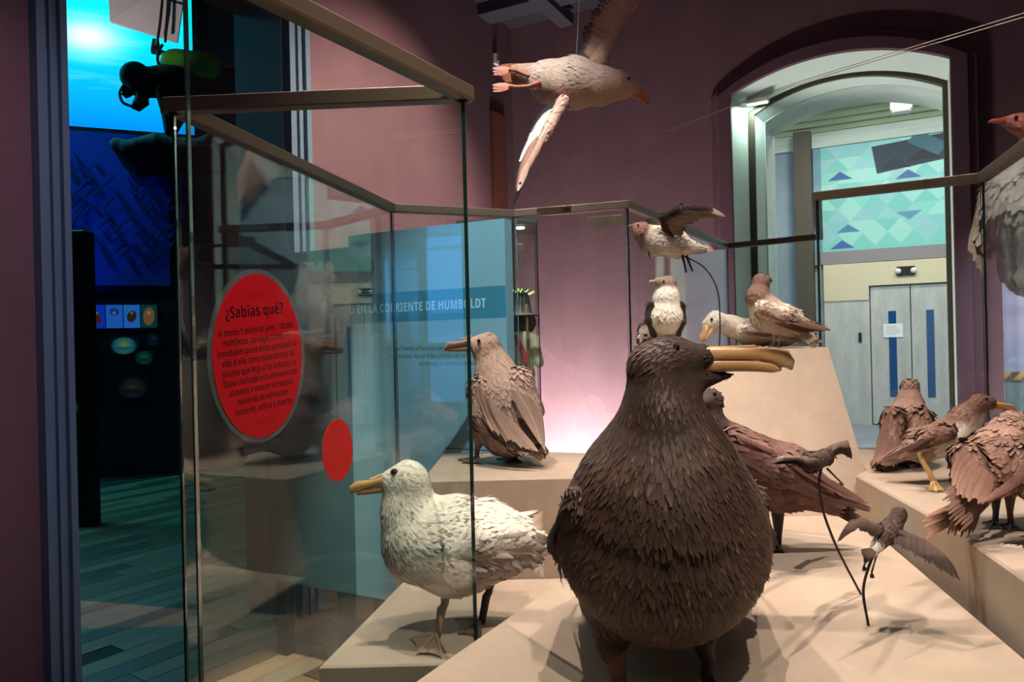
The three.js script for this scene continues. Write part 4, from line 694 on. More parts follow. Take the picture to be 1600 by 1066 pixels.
  b.leg([[766, 900, -.05, 9], [764, 925, -.05, 6], [760, 932, -.05, 7], [754, 965, -.05, 6], [750, 985, -.05, 6.5]], [[710, 985, -.07], [715, 990, .02], [750, 990, .05]], 0x3a302a, 0x4a3c34);
}
{ // 3 grey brown petrel seen from behind
  const b = new Bird('giant_petrel', 'grey brown petrel seen from behind on the raised plinth', 2.32, V(-.04, yG, -2.3), 303);
  const H = lin(0xc4a492), G = lin(0x8d7062), Gf = lin(0xb59a8a), Gd = lin(0x6a5247);
  const col = (x, y, z) => { const n = noise3(x / 8, y / 8, z * 30), t = (y - 572) / 30; return [mix(H, mix(G, Gd, n), t), mix(lin(0xcdb0a0), Gf, t)]; };
  const bones = [b.bone([738, 537, -.01, 10], [758, 541, -.01, 22], { f: .45 }), b.bone([760, 545, -.01, 23], [776, 585, 0, 30], { f: .6, k: 18 }), b.bone([776, 588, 0, 32], [785, 625, .01, 50], { f: .9, k: 28 }), b.bone([785, 628, .01, 52], [796, 662, .03, 50], { f: 1.1, k: 28 }), b.bone([796, 662, .03, 46], [838, 700, .12, 12], { f: 1.2, k: 22 }), b.bone([752, 670, .0, 20], [748, 695, 0, 6], { f: .6 }), b.bone([800, 680, .0, 18], [803, 702, 0, 6], { f: .6 })];
  b.body(bones, 3.2, { n: 3600, size: 13, rows: 3, mid: true, lift: .1, aspect: .6, vary: .28 }, col);
  const wc = [G, Gf], wd = [Gd, lin(0x4a382f)];
  b.wing([b.bone([752, 608, .04, 22], [764, 645, .06, 30]), b.bone([764, 645, .06, 30], [800, 685, .11, 16])], 3.2, { n: 900, size: 14, rows: 3, mid: true, lift: .1 }, col, [{ from: [[738, 625, .09], [760, 660, .14], [775, 672, .15]], to: [[775, 690, .13], [805, 702, .17], [832, 708, .18]], count: 14, w: 13, n: [-.3, .4, 1], c: wd }, { from: [[745, 600, .1], [765, 625, .14], [785, 650, .15]], to: [[770, 675, .16], [800, 692, .18], [838, 704, .19]], count: 14, w: 14, n: [-.2, .4, 1], c: wc }]);
  b.wing([b.bone([808, 598, .03, 26], [818, 640, .05, 28]), b.bone([818, 640, .05, 28], [836, 682, .11, 13])], 3.2, { n: 900, size: 14, rows: 3, mid: true, lift: .1 }, col, [{ from: [[800, 610, .13], [825, 620, .12], [840, 640, .08]], to: [[842, 690, .19], [849, 700, .17], [848, 700, .12]], count: 13, w: 14, n: [.3, .4, 1], c: wc }]);
  b.tail([{ from: [[805, 690, .1], [830, 690, .1]], to: [[815, 712, .15], [850, 704, .17]], count: 8, w: 14, n: [0, .7, 1], c: [Gd, Gf] }]);
  const hc = hornC(0xb98a66, 0xa0714e, 0x8e6244, .8), up = b.bill('bill', [[742, 533, -.01, 8, 8], [725, 536, -.01, 5.5, 6], [712, 539, -.01, 5, 5], [703, 540, -.01, 6.5, 4.5], [697, 545, -.01, 4, 3], [695, 549, -.01, 1, 1]], hc);
  b.bill('lower_bill', [[742, 544, -.01, 4.5, 7], [720, 546, -.01, 3.5, 5], [705, 547, -.01, 3, 3.5], [700, 548, -.01, 1.5, 2]], hc, V(0, 0, 1), up); b.bill('nostril_tube', [[738, 527, -.01, 3, 4], [720, 531, -.01, 2.6, 3.5], [714, 532, -.01, 1.5, 2]], hc, V(0, 0, 1), up);
  b.eye(748, 533, .032, 3); b.eye(748, 533, -.05, 3);
  b.leg([[748, 690, 0, 6], [746, 700, 0, 4], [745, 712, 0, 4], [745, 717, 0, 4.5]], [[715, 719, -.03], [722, 719, .03], [755, 719, .06]], 0x5b4a40);
  b.leg([[803, 700, 0, 6], [804, 708, 0, 4], [803, 716, 0, 4.5]], [[775, 719, -.03], [788, 719, .04], [815, 719, .05]], 0x5b4a40);
}
{ // 4 soaring albatross overhead
  const D = 2.45, b = new Bird('albatross', 'pale albatross hanging in flight with wings spread', D, at(900, 130, D), 404);
  const C = lin(0xc49c84), Cf = lin(0xd6b29c), O = lin(0xc06a3e), K = lin(0x2a1c18);
  const col = (x, y) => { const n = noise3(x / 12, y / 12, 2); const t = (840 - x) / 40; return [mix(mix(C, lin(0xb88f78), n), lin(0xc07a58), t), mix(Cf, lin(0xcf8c68), t)]; };
  const bones = [b.bone([990, 140, .02, 11], [968, 133, .02, 21], { f: .45 }), b.bone([968, 133, .02, 21], [940, 134, .01, 27], { f: .6, k: 18 }), b.bone([938, 134, .01, 29], [898, 130, 0, 38], { f: .9, k: 22 }), b.bone([898, 130, 0, 38], [862, 128, -.02, 33], { f: 1, k: 22 }), b.bone([862, 126, -.02, 30], [815, 112, -.05, 12], { f: 1.1, k: 18 })];
  b.body(bones, 3.2, { n: 2600, size: 12, rows: 3, mid: true, lift: .08, vary: .18, droop: 0 }, col);
  const band = t => t < .25 ? [C, lin(0xe8dccf)] : t < .7 ? [lin(0xeae0d6), lin(0xd9b7a2)] : [lin(0xb8846c), K];
  // near wing downwards, far wing upwards
  b.wing([b.bone([880, 158, .05, 10], [856, 205, .16, 8]), b.bone([856, 205, .16, 8], [818, 272, .26, 3])], 2.4, { n: 240, size: 10, rows: 3, mid: true, lift: .1, vary: .2, droop: 0 }, (x, y) => [mix(lin(0xd7a48c), lin(0xb98268), noise3(x / 6, y / 6, 1)), lin(0xdab09a)], [
    { from: [[868, 160, .05], [850, 200, .15], [825, 255, .24]], to: [[838, 185, .0], [815, 250, .12], [806, 318, .28]], count: 26, w: 15, n: [-.2, .1, 1], c: t => t < .12 ? [K, K] : t < .62 ? [lin(0xece2d8), lin(0xe6d8cc)] : [lin(0xb8846c), K], fade: 1.2 },
    { from: [[878, 160, .06], [858, 200, .17], [826, 260, .27]], to: [[858, 190, .05], [838, 240, .16], [812, 300, .29]], count: 24, w: 12, n: [-.2, .1, 1], c: t => [lin(0xdcae98), lin(0xeaddd2)] }, { from: [[828, 250, .27], [814, 285, .3]], to: [[808, 288, .26], [803, 322, .3]], count: 7, w: 8, n: [-.2, .1, 1], c: [lin(0x4a342c), K], fade: 1, jit: .3 }, { from: [[852, 175, .06], [838, 215, .12]], to: [[834, 190, .04], [820, 232, .1]], count: 6, w: 7, n: [-.2, .1, 1], c: [K, K] }]);
  b.wing([b.bone([932, 104, -.02, 15], [954, 55, -.1, 9]), b.bone([954, 55, -.1, 9], [1018, -30, -.25, 4])], 2.4, { n: 260, size: 10, rows: 3, mid: true, lift: .1, vary: .2, droop: 0 }, (x, y) => [mix(lin(0xc89478), lin(0xb07c60), noise3(x / 6, y / 6, 1)), lin(0xd9ab90)], [
    { from: [[935, 104, -.02], [952, 60, -.1], [1010, -25, -.24]], to: [[902, 98, -.05], [918, 40, -.16], [985, -80, -.3]], count: 28, w: 15, n: [-.1, -.1, 1], c: t => [lin(0xb98a72), K], fade: 1.4 },
    { from: [[945, 100, -.01], [960, 58, -.09], [1018, -28, -.24]], to: [[915, 82, -.04], [932, 28, -.14], [1000, -70, -.28]], count: 26, w: 13, n: [-.1, -.1, 1], c: t => [lin(0xc48f74), lin(0xb47c62)] }]);
  b.tail([{ from: [[820, 105, -.05], [825, 118, -.05]], to: [[780, 103, -.1], [788, 128, -.08]], count: 8, w: 14, n: [0, -.4, 1], c: [O, lin(0xb86a46)] }]);
  const hc = hornC(0xc46a42, 0xb25c38, 0xa04c2e, .8), up = b.bill('bill', [[985, 137, .02, 8, 7], [998, 145, .02, 5.5, 5], [1007, 152, .02, 5, 4], [1013, 158, .02, 4, 3], [1012, 164, .02, 1, 1]], hc); b.bill('lower_bill', [[985, 146, .02, 4, 6], [998, 152, .02, 3, 4], [1008, 159, .02, 2, 2]], hc, V(0, 0, 1), up);
  b.eye(982, 123, .06, 3); b.eye(982, 123, -.03, 3);
  for (const [y0, y1, z] of [[135, 134, .04], [118, 108, .0]]) { const B = new MBx(); B.loft([[845, y0 - 6, 5], [825, y0, 3.2], [806, y1 + 2, 3], [795, y1, 3.4]].map(([x, y, r]) => [b.p(x, y, z), r * b.s, r * b.s]), V(0, 0, 1), 8, () => lin(0x9a4a28)); for (let i = -1; i <= 1; i++) B.blade(b.p(800, y1, z), b.p(770, y1 + 4 + i * 5, z).sub(b.p(800, y1, z)).normalize(), V(0, .2, 1).normalize(), 30 * b.s, 9 * b.s, lin(0xb4582e), lin(0x94421f), { pow: 5 }); part(b.g, 'leg', B.geo(), LEGM); }
  const ln = new MBx(); ln.loft([b.p(900, 98), b.p(905, 0), b.p(908, -310)].map(p => [p, .001, .001]), V(1, 0, 0), 6, () => [.3, .28, .26]); part(b.g, 'hanging_line', ln.geo(), SKIN);
}
function wireStand(pts, base, parent) { part(parent, 'wire_stand', tube(pts, .0022, 30, 7), M.wire); }
{ // 5 small petrel in flight on a curved wire above the block
  const D = 2.3, base = onTop(1124, 543, yK); base.copy(at(1124, 543, D)); base.y = yK; const b = new Bird('cape_petrel', 'small pale petrel flying on a curved black wire above the tall block', D, base, 505);
  const C = lin(0xe3d5c2), Hd = lin(0x94685a), K = lin(0x2c1e19);
  const col = (x, y) => { const n = noise3(x / 6, y / 6, 1), t = (1022 - x) / 14 + (360 - y) / 30; return [mix(C, Hd, t + (n - .5) * .6), mix(lin(0xeee4d6), lin(0xb08878), t)]; };
  const bones = [b.bone([992, 355, .02, 6], [1002, 360, .02, 13], { f: .5 }), b.bone([1002, 362, .02, 14], [1022, 376, .01, 22], { f: .8, k: 14 }), b.bone([1022, 376, .01, 23], [1055, 382, 0, 21], { f: 1, k: 14 }), b.bone([1055, 382, 0, 20], [1092, 388, -.01, 7], { f: 1.1, k: 12 })];
  b.body(bones, 2.4, { n: 1500, size: 9, rows: 3, lift: .09, vary: .2 }, col);
  b.wing([b.bone([1046, 370, .03, 7], [1034, 340, .07, 4]), b.bone([1034, 340, .07, 4], [1058, 323, .09, 3.4]), b.bone([1058, 323, .09, 3.4], [1104, 326, .1, 2])], 1.6, { n: 150, size: 8, rows: 3, lift: .1 }, () => [K, lin(0x4a362c)], [
    { from: [[1040, 370, .035], [1034, 342, .07], [1056, 325, .09], [1100, 327, .1]], to: [[1066, 380, .02], [1068, 354, .045], [1094, 342, .07], [1130, 341, .09]], count: 20, w: 11, n: [.2, .1, 1], c: t => [lin(0xb9a08c), t > .6 ? lin(0x8a5f4a) : K], fade: 4 },
    { from: [[1039, 368, .04], [1033, 340, .075], [1057, 323, .095], [1100, 325, .105]], to: [[1048, 372, .035], [1046, 346, .065], [1070, 331, .088], [1112, 331, .1]], count: 18, w: 8, n: [.2, .1, 1], c: [K, lin(0x6a5040)] }]);
  b.wing([b.bone([1028, 360, -.04, 8], [1015, 345, -.1, 5])], 2, { n: 60, size: 8, rows: 3 }, () => [K, lin(0x5a4438)], [{ from: [[1030, 362, -.04], [1014, 346, -.1], [1010, 348, -.2]], to: [[1048, 366, -.06], [1040, 352, -.14], [1036, 352, -.27]], count: 12, w: 10, n: [0, 1, .3], c: [K, lin(0x4a342a)] }]);
  b.tail([{ from: [[1080, 383, 0], [1082, 390, 0]], to: [[1110, 384, -.02], [1114, 396, -.02]], count: 8, w: 9, n: [0, 1, 1], c: [lin(0xe0cfba), lin(0x9a6450)] }]);
  b.bill('bill', [[996, 354, .02, 4, 4], [988, 353, .02, 2.2, 2.2], [983, 353, .02, 1.8, 1.5], [981, 355, .02, .6, .6]], hornC(0xb0a294, 0x6a5c52, 0x3a302a, .5)); b.eye(997, 352, .045, 1.6); b.eye(997, 352, -.005, 1.6);
  b.leg([[1066, 398, .02, 2.4], [1070, 415, .02, 1.6], [1072, 426, .02, 1.6]], null, 0x3a2a22); b.leg([[1072, 398, -.02, 2.4], [1078, 414, -.02, 1.6], [1082, 424, -.02, 1.6]], null, 0x3a2a22);
  wireStand([b.p(1056, 396, 0), b.p(1072, 402, 0), b.p(1100, 418, 0), b.p(1120, 450, 0), b.p(1125, 500, 0), V(.0, .002, 0)], V(0, 0, 0), b.g);
  part(b.g, 'wire_band', tube([b.p(1012, 378, .04), b.p(1014, 398, .03), b.p(1016, 404, 0)], .002, 8, 6), M.wire);
}
{ // 6 upright white-breasted bird on the block
  const D = 2.24, base = at(1040, 545, D); base.y = yK; const b = new Bird('diving_petrel', 'upright small bird with white breast and dark wings on the tall block', D, base, 606);
  const Wt = lin(0xe9dccb), K = lin(0x2b211d), Hd = lin(0x8a7468);
  const col = (x, y) => { const t = (452 - y) / 10; return [mix(Wt, Hd, t), mix(lin(0xf2e8dc), lin(0xa08a7c), t)]; };
  const bones = [b.bone([1028, 441, .01, 7], [1043, 444, 0, 13], { f: .45 }), b.bone([1043, 446, 0, 14], [1041, 466, 0, 19], { f: .6, k: 12 }), b.bone([1041, 466, 0, 20], [1040, 494, 0, 25], { f: .9, k: 16 }), b.bone([1040, 494, 0, 25], [1040, 516, -.03, 19], { f: 1, k: 14 }), b.bone([1040, 512, -.04, 14], [1042, 536, -.1, 4], { f: 1 })];
  b.body(bones, 2.2, { n: 1500, size: 9, rows: 3, lift: .09, vary: .14, droop: .5 }, col);
  for (const s of [-1, 1]) b.wing([b.bone([1040 + s * 23, 476, .01, 6], [1040 + s * 26, 500, .01, 6]), b.bone([1040 + s * 26, 500, .01, 6], [1040 + s * 17, 531, -.02, 3])], 1.6, { n: 100, size: 9, rows: 3 }, () => [K, lin(0x4a3a32)], [{ from: [[1040 + s * 26, 485, 0], [1040 + s * 26, 505, -.02]], to: [[1040 + s * 24, 520, -.01], [1040 + s * 14, 536, -.07]], count: 8, w: 8, n: [s, 0, .2], c: [K, lin(0x1c1512)] }]);
  b.tail([{ from: [[1036, 524, -.06], [1046, 524, -.06]], to: [[1032, 540, -.1], [1050, 540, -.1]], count: 5, w: 8, n: [0, .3, -1], c: [K, K] }]);
  b.bill('bill', [[1030, 440, .01, 4, 4], [1022, 440, .012, 2.6, 2.6], [1016, 440, .014, 2.4, 2], [1014, 443, .014, .6, .6]], hornC(0xb8a594, 0x8a7868, 0x4a4038, .6)); b.eye(1037, 440, .028, 1.9); b.eye(1037, 440, -.024, 1.9);
  for (const x of [1032, 1050]) b.leg([[x, 526, .01, 3.5], [x, 534, .012, 2.2], [x, 541, .014, 2.4]], [[x - 7, 543, .03], [x, 543, .04], [x + 7, 543, .03]], 0x5a4a40);
}
{ // 7 perching mottled bird
  const D = 2.2, base = at(1222, 543, D); base.y = yK; const b = new Bird('mottled_petrel', 'brown headed bird with mottled pale wings at the edge of the tall block', D, base, 707);
  const Hd = lin(0x7a5a4e), Bd = lin(0xcbb8a4), Br = lin(0x6a4638);
  const col = (x, y) => { const n = noise3(x / 5, y / 5, 3), t = (476 - y + (1195 - x) * .3) / 18; return [mix(mix(Bd, lin(0x9a7c68), n * .6), Hd, t), mix(lin(0xdccab8), lin(0x94776a), t)]; };
  const bones = [b.bone([1196, 437, -.03, 8], [1189, 440, -.01, 13], { f: .45 }), b.bone([1189, 443, -.01, 13], [1184, 464, 0, 16], { f: .6, k: 12 }), b.bone([1184, 466, 0, 18], [1200, 490, 0, 27], { f: .85, k: 16 }), b.bone([1200, 492, 0, 27], [1232, 506, .02, 22], { f: 1, k: 16 }), b.bone([1232, 506, .02, 20], [1262, 520, .04, 8], { f: 1.1, k: 12 }), b.bone([1208, 510, 0, 10], [1213, 524, 0, 4], { f: .5 })];
  b.body(bones, 2.3, { n: 1700, size: 9.5, rows: 3, lift: .09, vary: .22, droop: .4 }, col);
  const mot = (x, y) => { const n = noise3(x / 4, y / 4, 8); return n > .5 ? [lin(0xe0cdb8), lin(0xa07c66)] : [lin(0xa88872), lin(0xe8dac8)]; };
  b.wing([b.bone([1192, 482, .05, 14], [1225, 492, .07, 16]), b.bone([1225, 492, .07, 16], [1258, 506, .07, 8])], 2, { n: 300, size: 9, rows: 3, lift: .1 }, mot, [{ from: [[1180, 480, .06], [1205, 502, .085], [1240, 508, .09]], to: [[1215, 502, .08], [1250, 520, .09], [1292, 518, .09]], count: 14, w: 9, n: [-.1, .3, 1], c: [Br, lin(0x8a5e48)] }, { from: [[1240, 498, .09], [1262, 506, .08]], to: [[1280, 514, .09], [1299, 518, .09]], count: 7, w: 9, n: [0, .5, 1], c: [lin(0x7c5442), lin(0x4a3026)] }]);
  b.wing([b.bone([1205, 478, -.05, 12], [1240, 492, -.05, 12])], 2, { n: 120, size: 9, rows: 3 }, mot, [{ from: [[1225, 485, -.05], [1250, 496, -.05]], to: [[1270, 505, -.04], [1290, 512, -.02]], count: 7, w: 9, n: [0, 1, .2], c: [Br, lin(0x4a3026)] }]);
  b.tail([{ from: [[1245, 510, .05], [1250, 520, .05]], to: [[1272, 546, .09], [1285, 536, .09]], count: 8, w: 10, n: [-.2, .3, 1], c: [lin(0xd8c4ae), lin(0x5a382c)], fade: 4 }]);
  b.bill('bill', [[1198, 437, -.03, 4, 4], [1204, 438, -.06, 2.6, 2.6], [1206, 440, -.085, 1, 1]], hornC(0x4a3c34, 0x382c26, 0x201814)); b.eye(1200, 433, -.02, 1.8); b.eye(1184, 434, -.03, 1.8);
  for (const [x, z] of [[1210, .01], [1219, .03]]) b.leg([[x, 518, z, 3.4], [x + 1, 530, z, 2.2], [x - 3, 541, z, 2.4]], [[x - 12, 544, z], [x - 8, 544, z + .03], [x, 544, z + .03]], 0xb9a890);
}
{ // 8 white headed bird bending its bill down
  const D = 2.5, base = at(1180, 540, D); base.y = yK; const b = new Bird('small_albatross', 'white headed albatross resting with its bill bent down on the tall block', D, base, 808);
  const Wt = lin(0xf2e8d6), Gy = lin(0x9c8378);
  const col = (x, y) => { const t = (x - 1152) / 16, n = noise3(x / 6, y / 6, 4); return [mix(Wt, mix(Gy, lin(0xc2aa9a), n), t), mix(lin(0xf8f0e2), lin(0xb8a194), t)]; };
  const bones = [b.bone([1106, 508, .05, 10], [1118, 502, .04, 15], { f: .5 }), b.bone([1118, 503, .04, 15], [1142, 508, .01, 15], { f: .6, k: 12 }), b.bone([1142, 510, .01, 16], [1175, 520, 0, 21], { f: .9, k: 14 }), b.bone([1175, 521, 0, 21], [1222, 521, -.01, 20], { f: 1, k: 14 }), b.bone([1222, 521, -.01, 18], [1258, 522, -.02, 10], { f: 1, k: 12 })];
  b.body(bones, 2.6, { n: 1500, size: 10, rows: 3, lift: .09, vary: .16 }, col);
  b.wing([b.bone([1160, 516, .05, 10], [1215, 520, .05, 12])], 2.2, { n: 160, size: 9, rows: 3 }, col, [{ from: [[1160, 518, .07], [1205, 520, .075]], to: [[1215, 530, .07], [1255, 528, .04]], count: 10, w: 10, n: [0, .3, 1], c: [lin(0x84685c), lin(0xb39a8c)] }]);
  b.wing([b.bone([1165, 508, -.04, 9], [1215, 512, -.05, 10])], 2.2, { n: 120, size: 9, rows: 3 }, col, [{ from: [[1180, 505, -.04], [1215, 508, -.05]], to: [[1225, 512, -.05], [1260, 520, -.05]], count: 7, w: 10, n: [0, 1, 0], c: [lin(0x84685c), lin(0x5a443a)] }]);
  b.tail([{ from: [[1245, 520, -.01], [1248, 528, 0]], to: [[1262, 514, -.03], [1268, 534, 0]], count: 6, w: 11, n: [0, .4, 1], c: [Wt, Gy] }]);
  const hc = hornC(0xecd0a0, 0xdcae72, 0xd0965a); const up = b.bill('bill', [[1106, 506, .05, 9, 8], [1102, 517, .065, 6, 6.5], [1097, 527, .075, 5, 5], [1096, 533, .08, 2, 2]], hc); b.bill('lower_bill', [[1113, 512, .05, 6, 7], [1107, 522, .065, 4, 5], [1101, 532, .075, 2, 3]], hc, V(0, 0, 1), up);
  b.eye(1112, 499, .072, 2.2); b.eye(1112, 499, .008, 2.2);
  for (const x of [1180, 1205]) b.leg([[x, 535, .02, 4], [x, 541, .03, 3]], [[x - 10, 544, .07], [x, 544, .08], [x + 10, 544, .07]], 0xc9b49c);
}
{ // 9 pale bird tucked behind the upright one
  const D = 2.36, base = at(1014, 542, D); base.y = yK; const b = new Bird('small_petrel', 'pale plump bird half hidden behind the upright white breasted one', D, base, 909);
  const col = (x, y) => { const n = noise3(x / 6, y / 6, 6); return [mix(lin(0xb79f8e), lin(0x8f786a), n), lin(0xcdb8a8)]; };
  b.body([b.bone([1034, 500, -.08, 8], [1026, 502, -.06, 11], { f: .5 }), b.bone([1026, 504, -.06, 11], [1016, 518, -.02, 17], { f: .8, k: 10 }), b.bone([1016, 519, -.02, 18], [1008, 528, .03, 13], { f: 1, k: 10 })], 2.2, { n: 800, size: 9, rows: 3, vary: .16 }, col);
  b.bill('bill', [[1037, 500, -.085, 3, 3], [1044, 501, -.1, 2, 2], [1047, 503, -.1, .6, .6]], hornC(0x6a5c52, 0x5a4c44, 0x2a221e)); b.eye(1034, 497, -.062, 1.6); b.eye(1034, 497, -.095, 1.6);
  b.wing([b.bone([1012, 515, .015, 8], [1003, 528, .05, 6])], 2, { n: 80, size: 9, rows: 3 }, col, [{ from: [[1010, 514, .03], [1004, 522, .05]], to: [[1002, 532, .06], [1000, 536, .08]], count: 7, w: 8, n: [0, .4, 1], c: [lin(0x94796a), lin(0xb39c8c)] }]);
  b.tail([{ from: [[1004, 528, .04], [1010, 530, .04]], to: [[999, 539, .07], [1008, 541, .07]], count: 5, w: 8, n: [0, .6, 1], c: [lin(0x8c7466), lin(0xb39c8c)] }]);
  for (const x of [1010, 1020]) b.leg([[x, 534, -.01, 3], [x, 541, 0, 2.4]], [[x - 5, 543, .02], [x, 543, .03], [x + 5, 543, .02]], 0x6a5a50);
}
{ // 10 dark shearwater behind the big petrel
  const D = 1.56, base = at(1200, 870, D); base.y = yM; const b = new Bird('dark_shearwater', 'dark reddish brown shearwater behind the big petrel with tail pointing away', D, base, 1010);
  const K = lin(0x3a2622), R = lin(0x7a5146), Rf = lin(0x9d7264);
  const col = (x, y) => { const n = noise3(x / 10, y / 10, 2), hood = x < 1135 && y < 670; return hood ? [K, lin(0x4e3831)] : [mix(lin(0x4e332c), R, n * .8), mix(lin(0x6a483e), Rf, n)]; };
  const bones = [b.bone([1098, 632, .02, 9], [1111, 625, .0, 17], { f: .45 }), b.bone([1111, 628, 0, 17], [1108, 660, 0, 20], { f: .6, k: 14 }), b.bone([1108, 662, 0, 24], [1145, 712, 0, 44], { f: .85, k: 24 }), b.bone([1145, 712, 0, 46], [1220, 745, 0, 50], { f: 1.1, k: 30 }), b.bone([1220, 745, 0, 50], [1290, 776, 0, 24], { f: 1.2, k: 26 })];
  b.body(bones, 3.8, { n: 3000, size: 18, rows: 3, mid: true, lift: .11, vary: .35, droop: .05 }, col);
  b.wing([b.bone([1140, 692, .05, 22], [1210, 726, .08, 26]), b.bone([1210, 726, .08, 26], [1285, 765, .06, 14])], 3.4, { n: 420, size: 19, rows: 3, mid: true }, col, [{ from: [[1130, 700, .08], [1190, 740, .11], [1260, 765, .08]], to: [[1230, 760, .1], [1300, 785, .07], [1345, 795, .04]], count: 16, w: 17, n: [0, .3, 1], c: [lin(0x5a3a32), lin(0x7a5548)] }, { from: [[1150, 680, .09], [1215, 712, .11], [1270, 745, .09]], to: [[1240, 735, .1], [1305, 770, .08], [1352, 790, .04]], count: 14, w: 17, n: [0, .6, 1], c: [R, Rf] }]);
  b.wing([b.bone([1140, 688, -.06, 20], [1215, 715, -.07, 22])], 3.4, { n: 200, size: 19, rows: 3, mid: true }, col, [{ from: [[1190, 698, -.06], [1240, 722, -.06]], to: [[1290, 745, -.05], [1330, 775, -.03]], count: 8, w: 17, n: [0, 1, 0], c: [R, Rf] }]);
  b.tail([{ from: [[1280, 765, .02], [1275, 785, .0]], to: [[1356, 786, .05], [1328, 818, -.03]], count: 10, w: 11, jit: .35, n: [0, .6, 1], c: [lin(0x5a3c33), lin(0x2e1e1a)] }]);
  b.bill('bill', [[1100, 632, .02, 8, 7], [1090, 637, .04, 5, 5], [1080, 641, .055, 4, 4], [1075, 646, .06, 1, 1]], hornC(0x2e2420, 0x241c18, 0x181210)); b.eye(1117, 616, .02, 3); b.eye(1104, 620, -.02, 3);
  b.leg([[1190, 790, .04, 12], [1192, 835, .04, 6], [1190, 866, .04, 6]], [[1165, 868, .05], [1175, 868, .09], [1200, 868, .1]], 0x2e211d); b.leg([[1215, 790, -.05, 12], [1216, 835, -.05, 6], [1214, 866, -.05, 6]], [[1190, 868, -.04], [1200, 868, 0], [1225, 868, 0]], 0x2e211d);
}
function stormPetrel(label, D, base, sd, q) {
  const b = new Bird('storm_petrel', label, D, base, sd, { group: 'storm petrels on wire stands' }), C = lin(0x4d372f), Cf = lin(0x7a5c50), Wt = lin(0xe8ddd0);
  const col = (x, y) => q.rump && Math.hypot(x - q.rump[0], y - q.rump[1]) < q.rump[2] ? [Wt, Wt] : [mix(C, lin(0x38261f), noise3(x / 5, y / 5, 1)), Cf];
  b.body(q.bones.map(([i, j, f]) => b.bone(i, j, { f })), 1.7, { n: 620, size: 8, rows: 3, lift: .12, vary: .3, droop: .1 }, col);
  for (const w of q.wings) b.wing(w.bones.map(([i, j]) => b.bone(i, j)), 1.4, { n: 70, size: 7, rows: 3 }, () => [C, Cf], [{ from: w.from, to: w.to, count: w.count ?? 18, w: w.w ?? 8, n: w.n, c: [lin(0x5c453b), lin(0x3a2822)], fade: 1.5 }, { from: w.from, to: w.from.map((p, i) => [p[0] + (w.to[i][0] - p[0]) * .55, p[1] + (w.to[i][1] - p[1]) * .55, (p[2] ?? 0) + .004]), count: 14, w: 7, n: w.n, c: [lin(0x8a6f60), C], lift: .001 }]);
  b.tail([q.tail]);
  b.bill('bill', q.bill, hornC(0x1e1815, 0x181210, 0x100c0a)); b.eye(...q.eye);
  for (const l of q.legs) { b.leg(l.js, null, 0x2a1f1a); const B = new MBx(); for (const i of [-1, 0, 1]) { const p = b.p(...l.js[l.js.length - 1].slice(0, 3)); B.blade(p, V(i * .35 + (l.dx ?? 0), -1, .2).normalize(), V(0, .2, 1).normalize(), 9 * b.s, 3.4 * b.s, lin(0x33261f), lin(0x6a5648), { pow: 5 }); } part(b.g, 'foot', B.geo(), LEGM); }
  wireStand(q.wire.map(p => p.isVector3 ? p : b.p(...p)), V(0, 0, 0), b.g); return b;
}
{ const base = onTop(1345, 930, yM); stormPetrel('dark storm petrel banking on a long slanting wire stand', 1.27, base, 1111, {
  bones: [[[1298, 712, -.01, 5], [1290, 714, 0, 11], .5], [[1290, 715, 0, 12], [1268, 722, .01, 16], .9], [[1268, 722, .01, 15], [1252, 722, .02, 7], 1]],
  wings: [{ bones: [[[1272, 722, .03, 6], [1245, 722, .08, 3]]], from: [[1274, 716, .03], [1250, 719, .08], [1225, 727, .13]], to: [[1268, 734, .04], [1235, 731, .1], [1198, 737, .17]], n: [0, 1, .5], count: 16 }, { bones: [[[1288, 708, -.03, 6], [1305, 696, -.07, 3]]], from: [[1288, 708, -.03], [1305, 694, -.07], [1318, 690, -.1]], to: [[1292, 720, -.05], [1312, 708, -.09], [1325, 712, -.12]], n: [-.2, .5, 1], count: 14 }],
  tail: { from: [[1258, 718, .02], [1256, 726, .02]], to: [[1240, 714, .05], [1238, 728, .05]], count: 6, w: 8, n: [0, 1, .4], c: [lin(0x4d372f), lin(0x2e211c)] },
  bill: [[1299, 711, -.01, 2.5, 2.5], [1305, 714, -.02, 1.6, 1.6], [1308, 717, -.022, .5, .5]], eye: [1296, 708, .006, 1.6], legs: [{ js: [[1292, 732, 0, 1.8], [1304, 744, 0, 1.4], [1312, 752, 0, 1.4]], dx: .6 }],
  wire: [[1284, 730, .0], [1280, 750, 0], [1284, 790, 0], [1305, 850, 0], V(0, .002, 0)] }); }
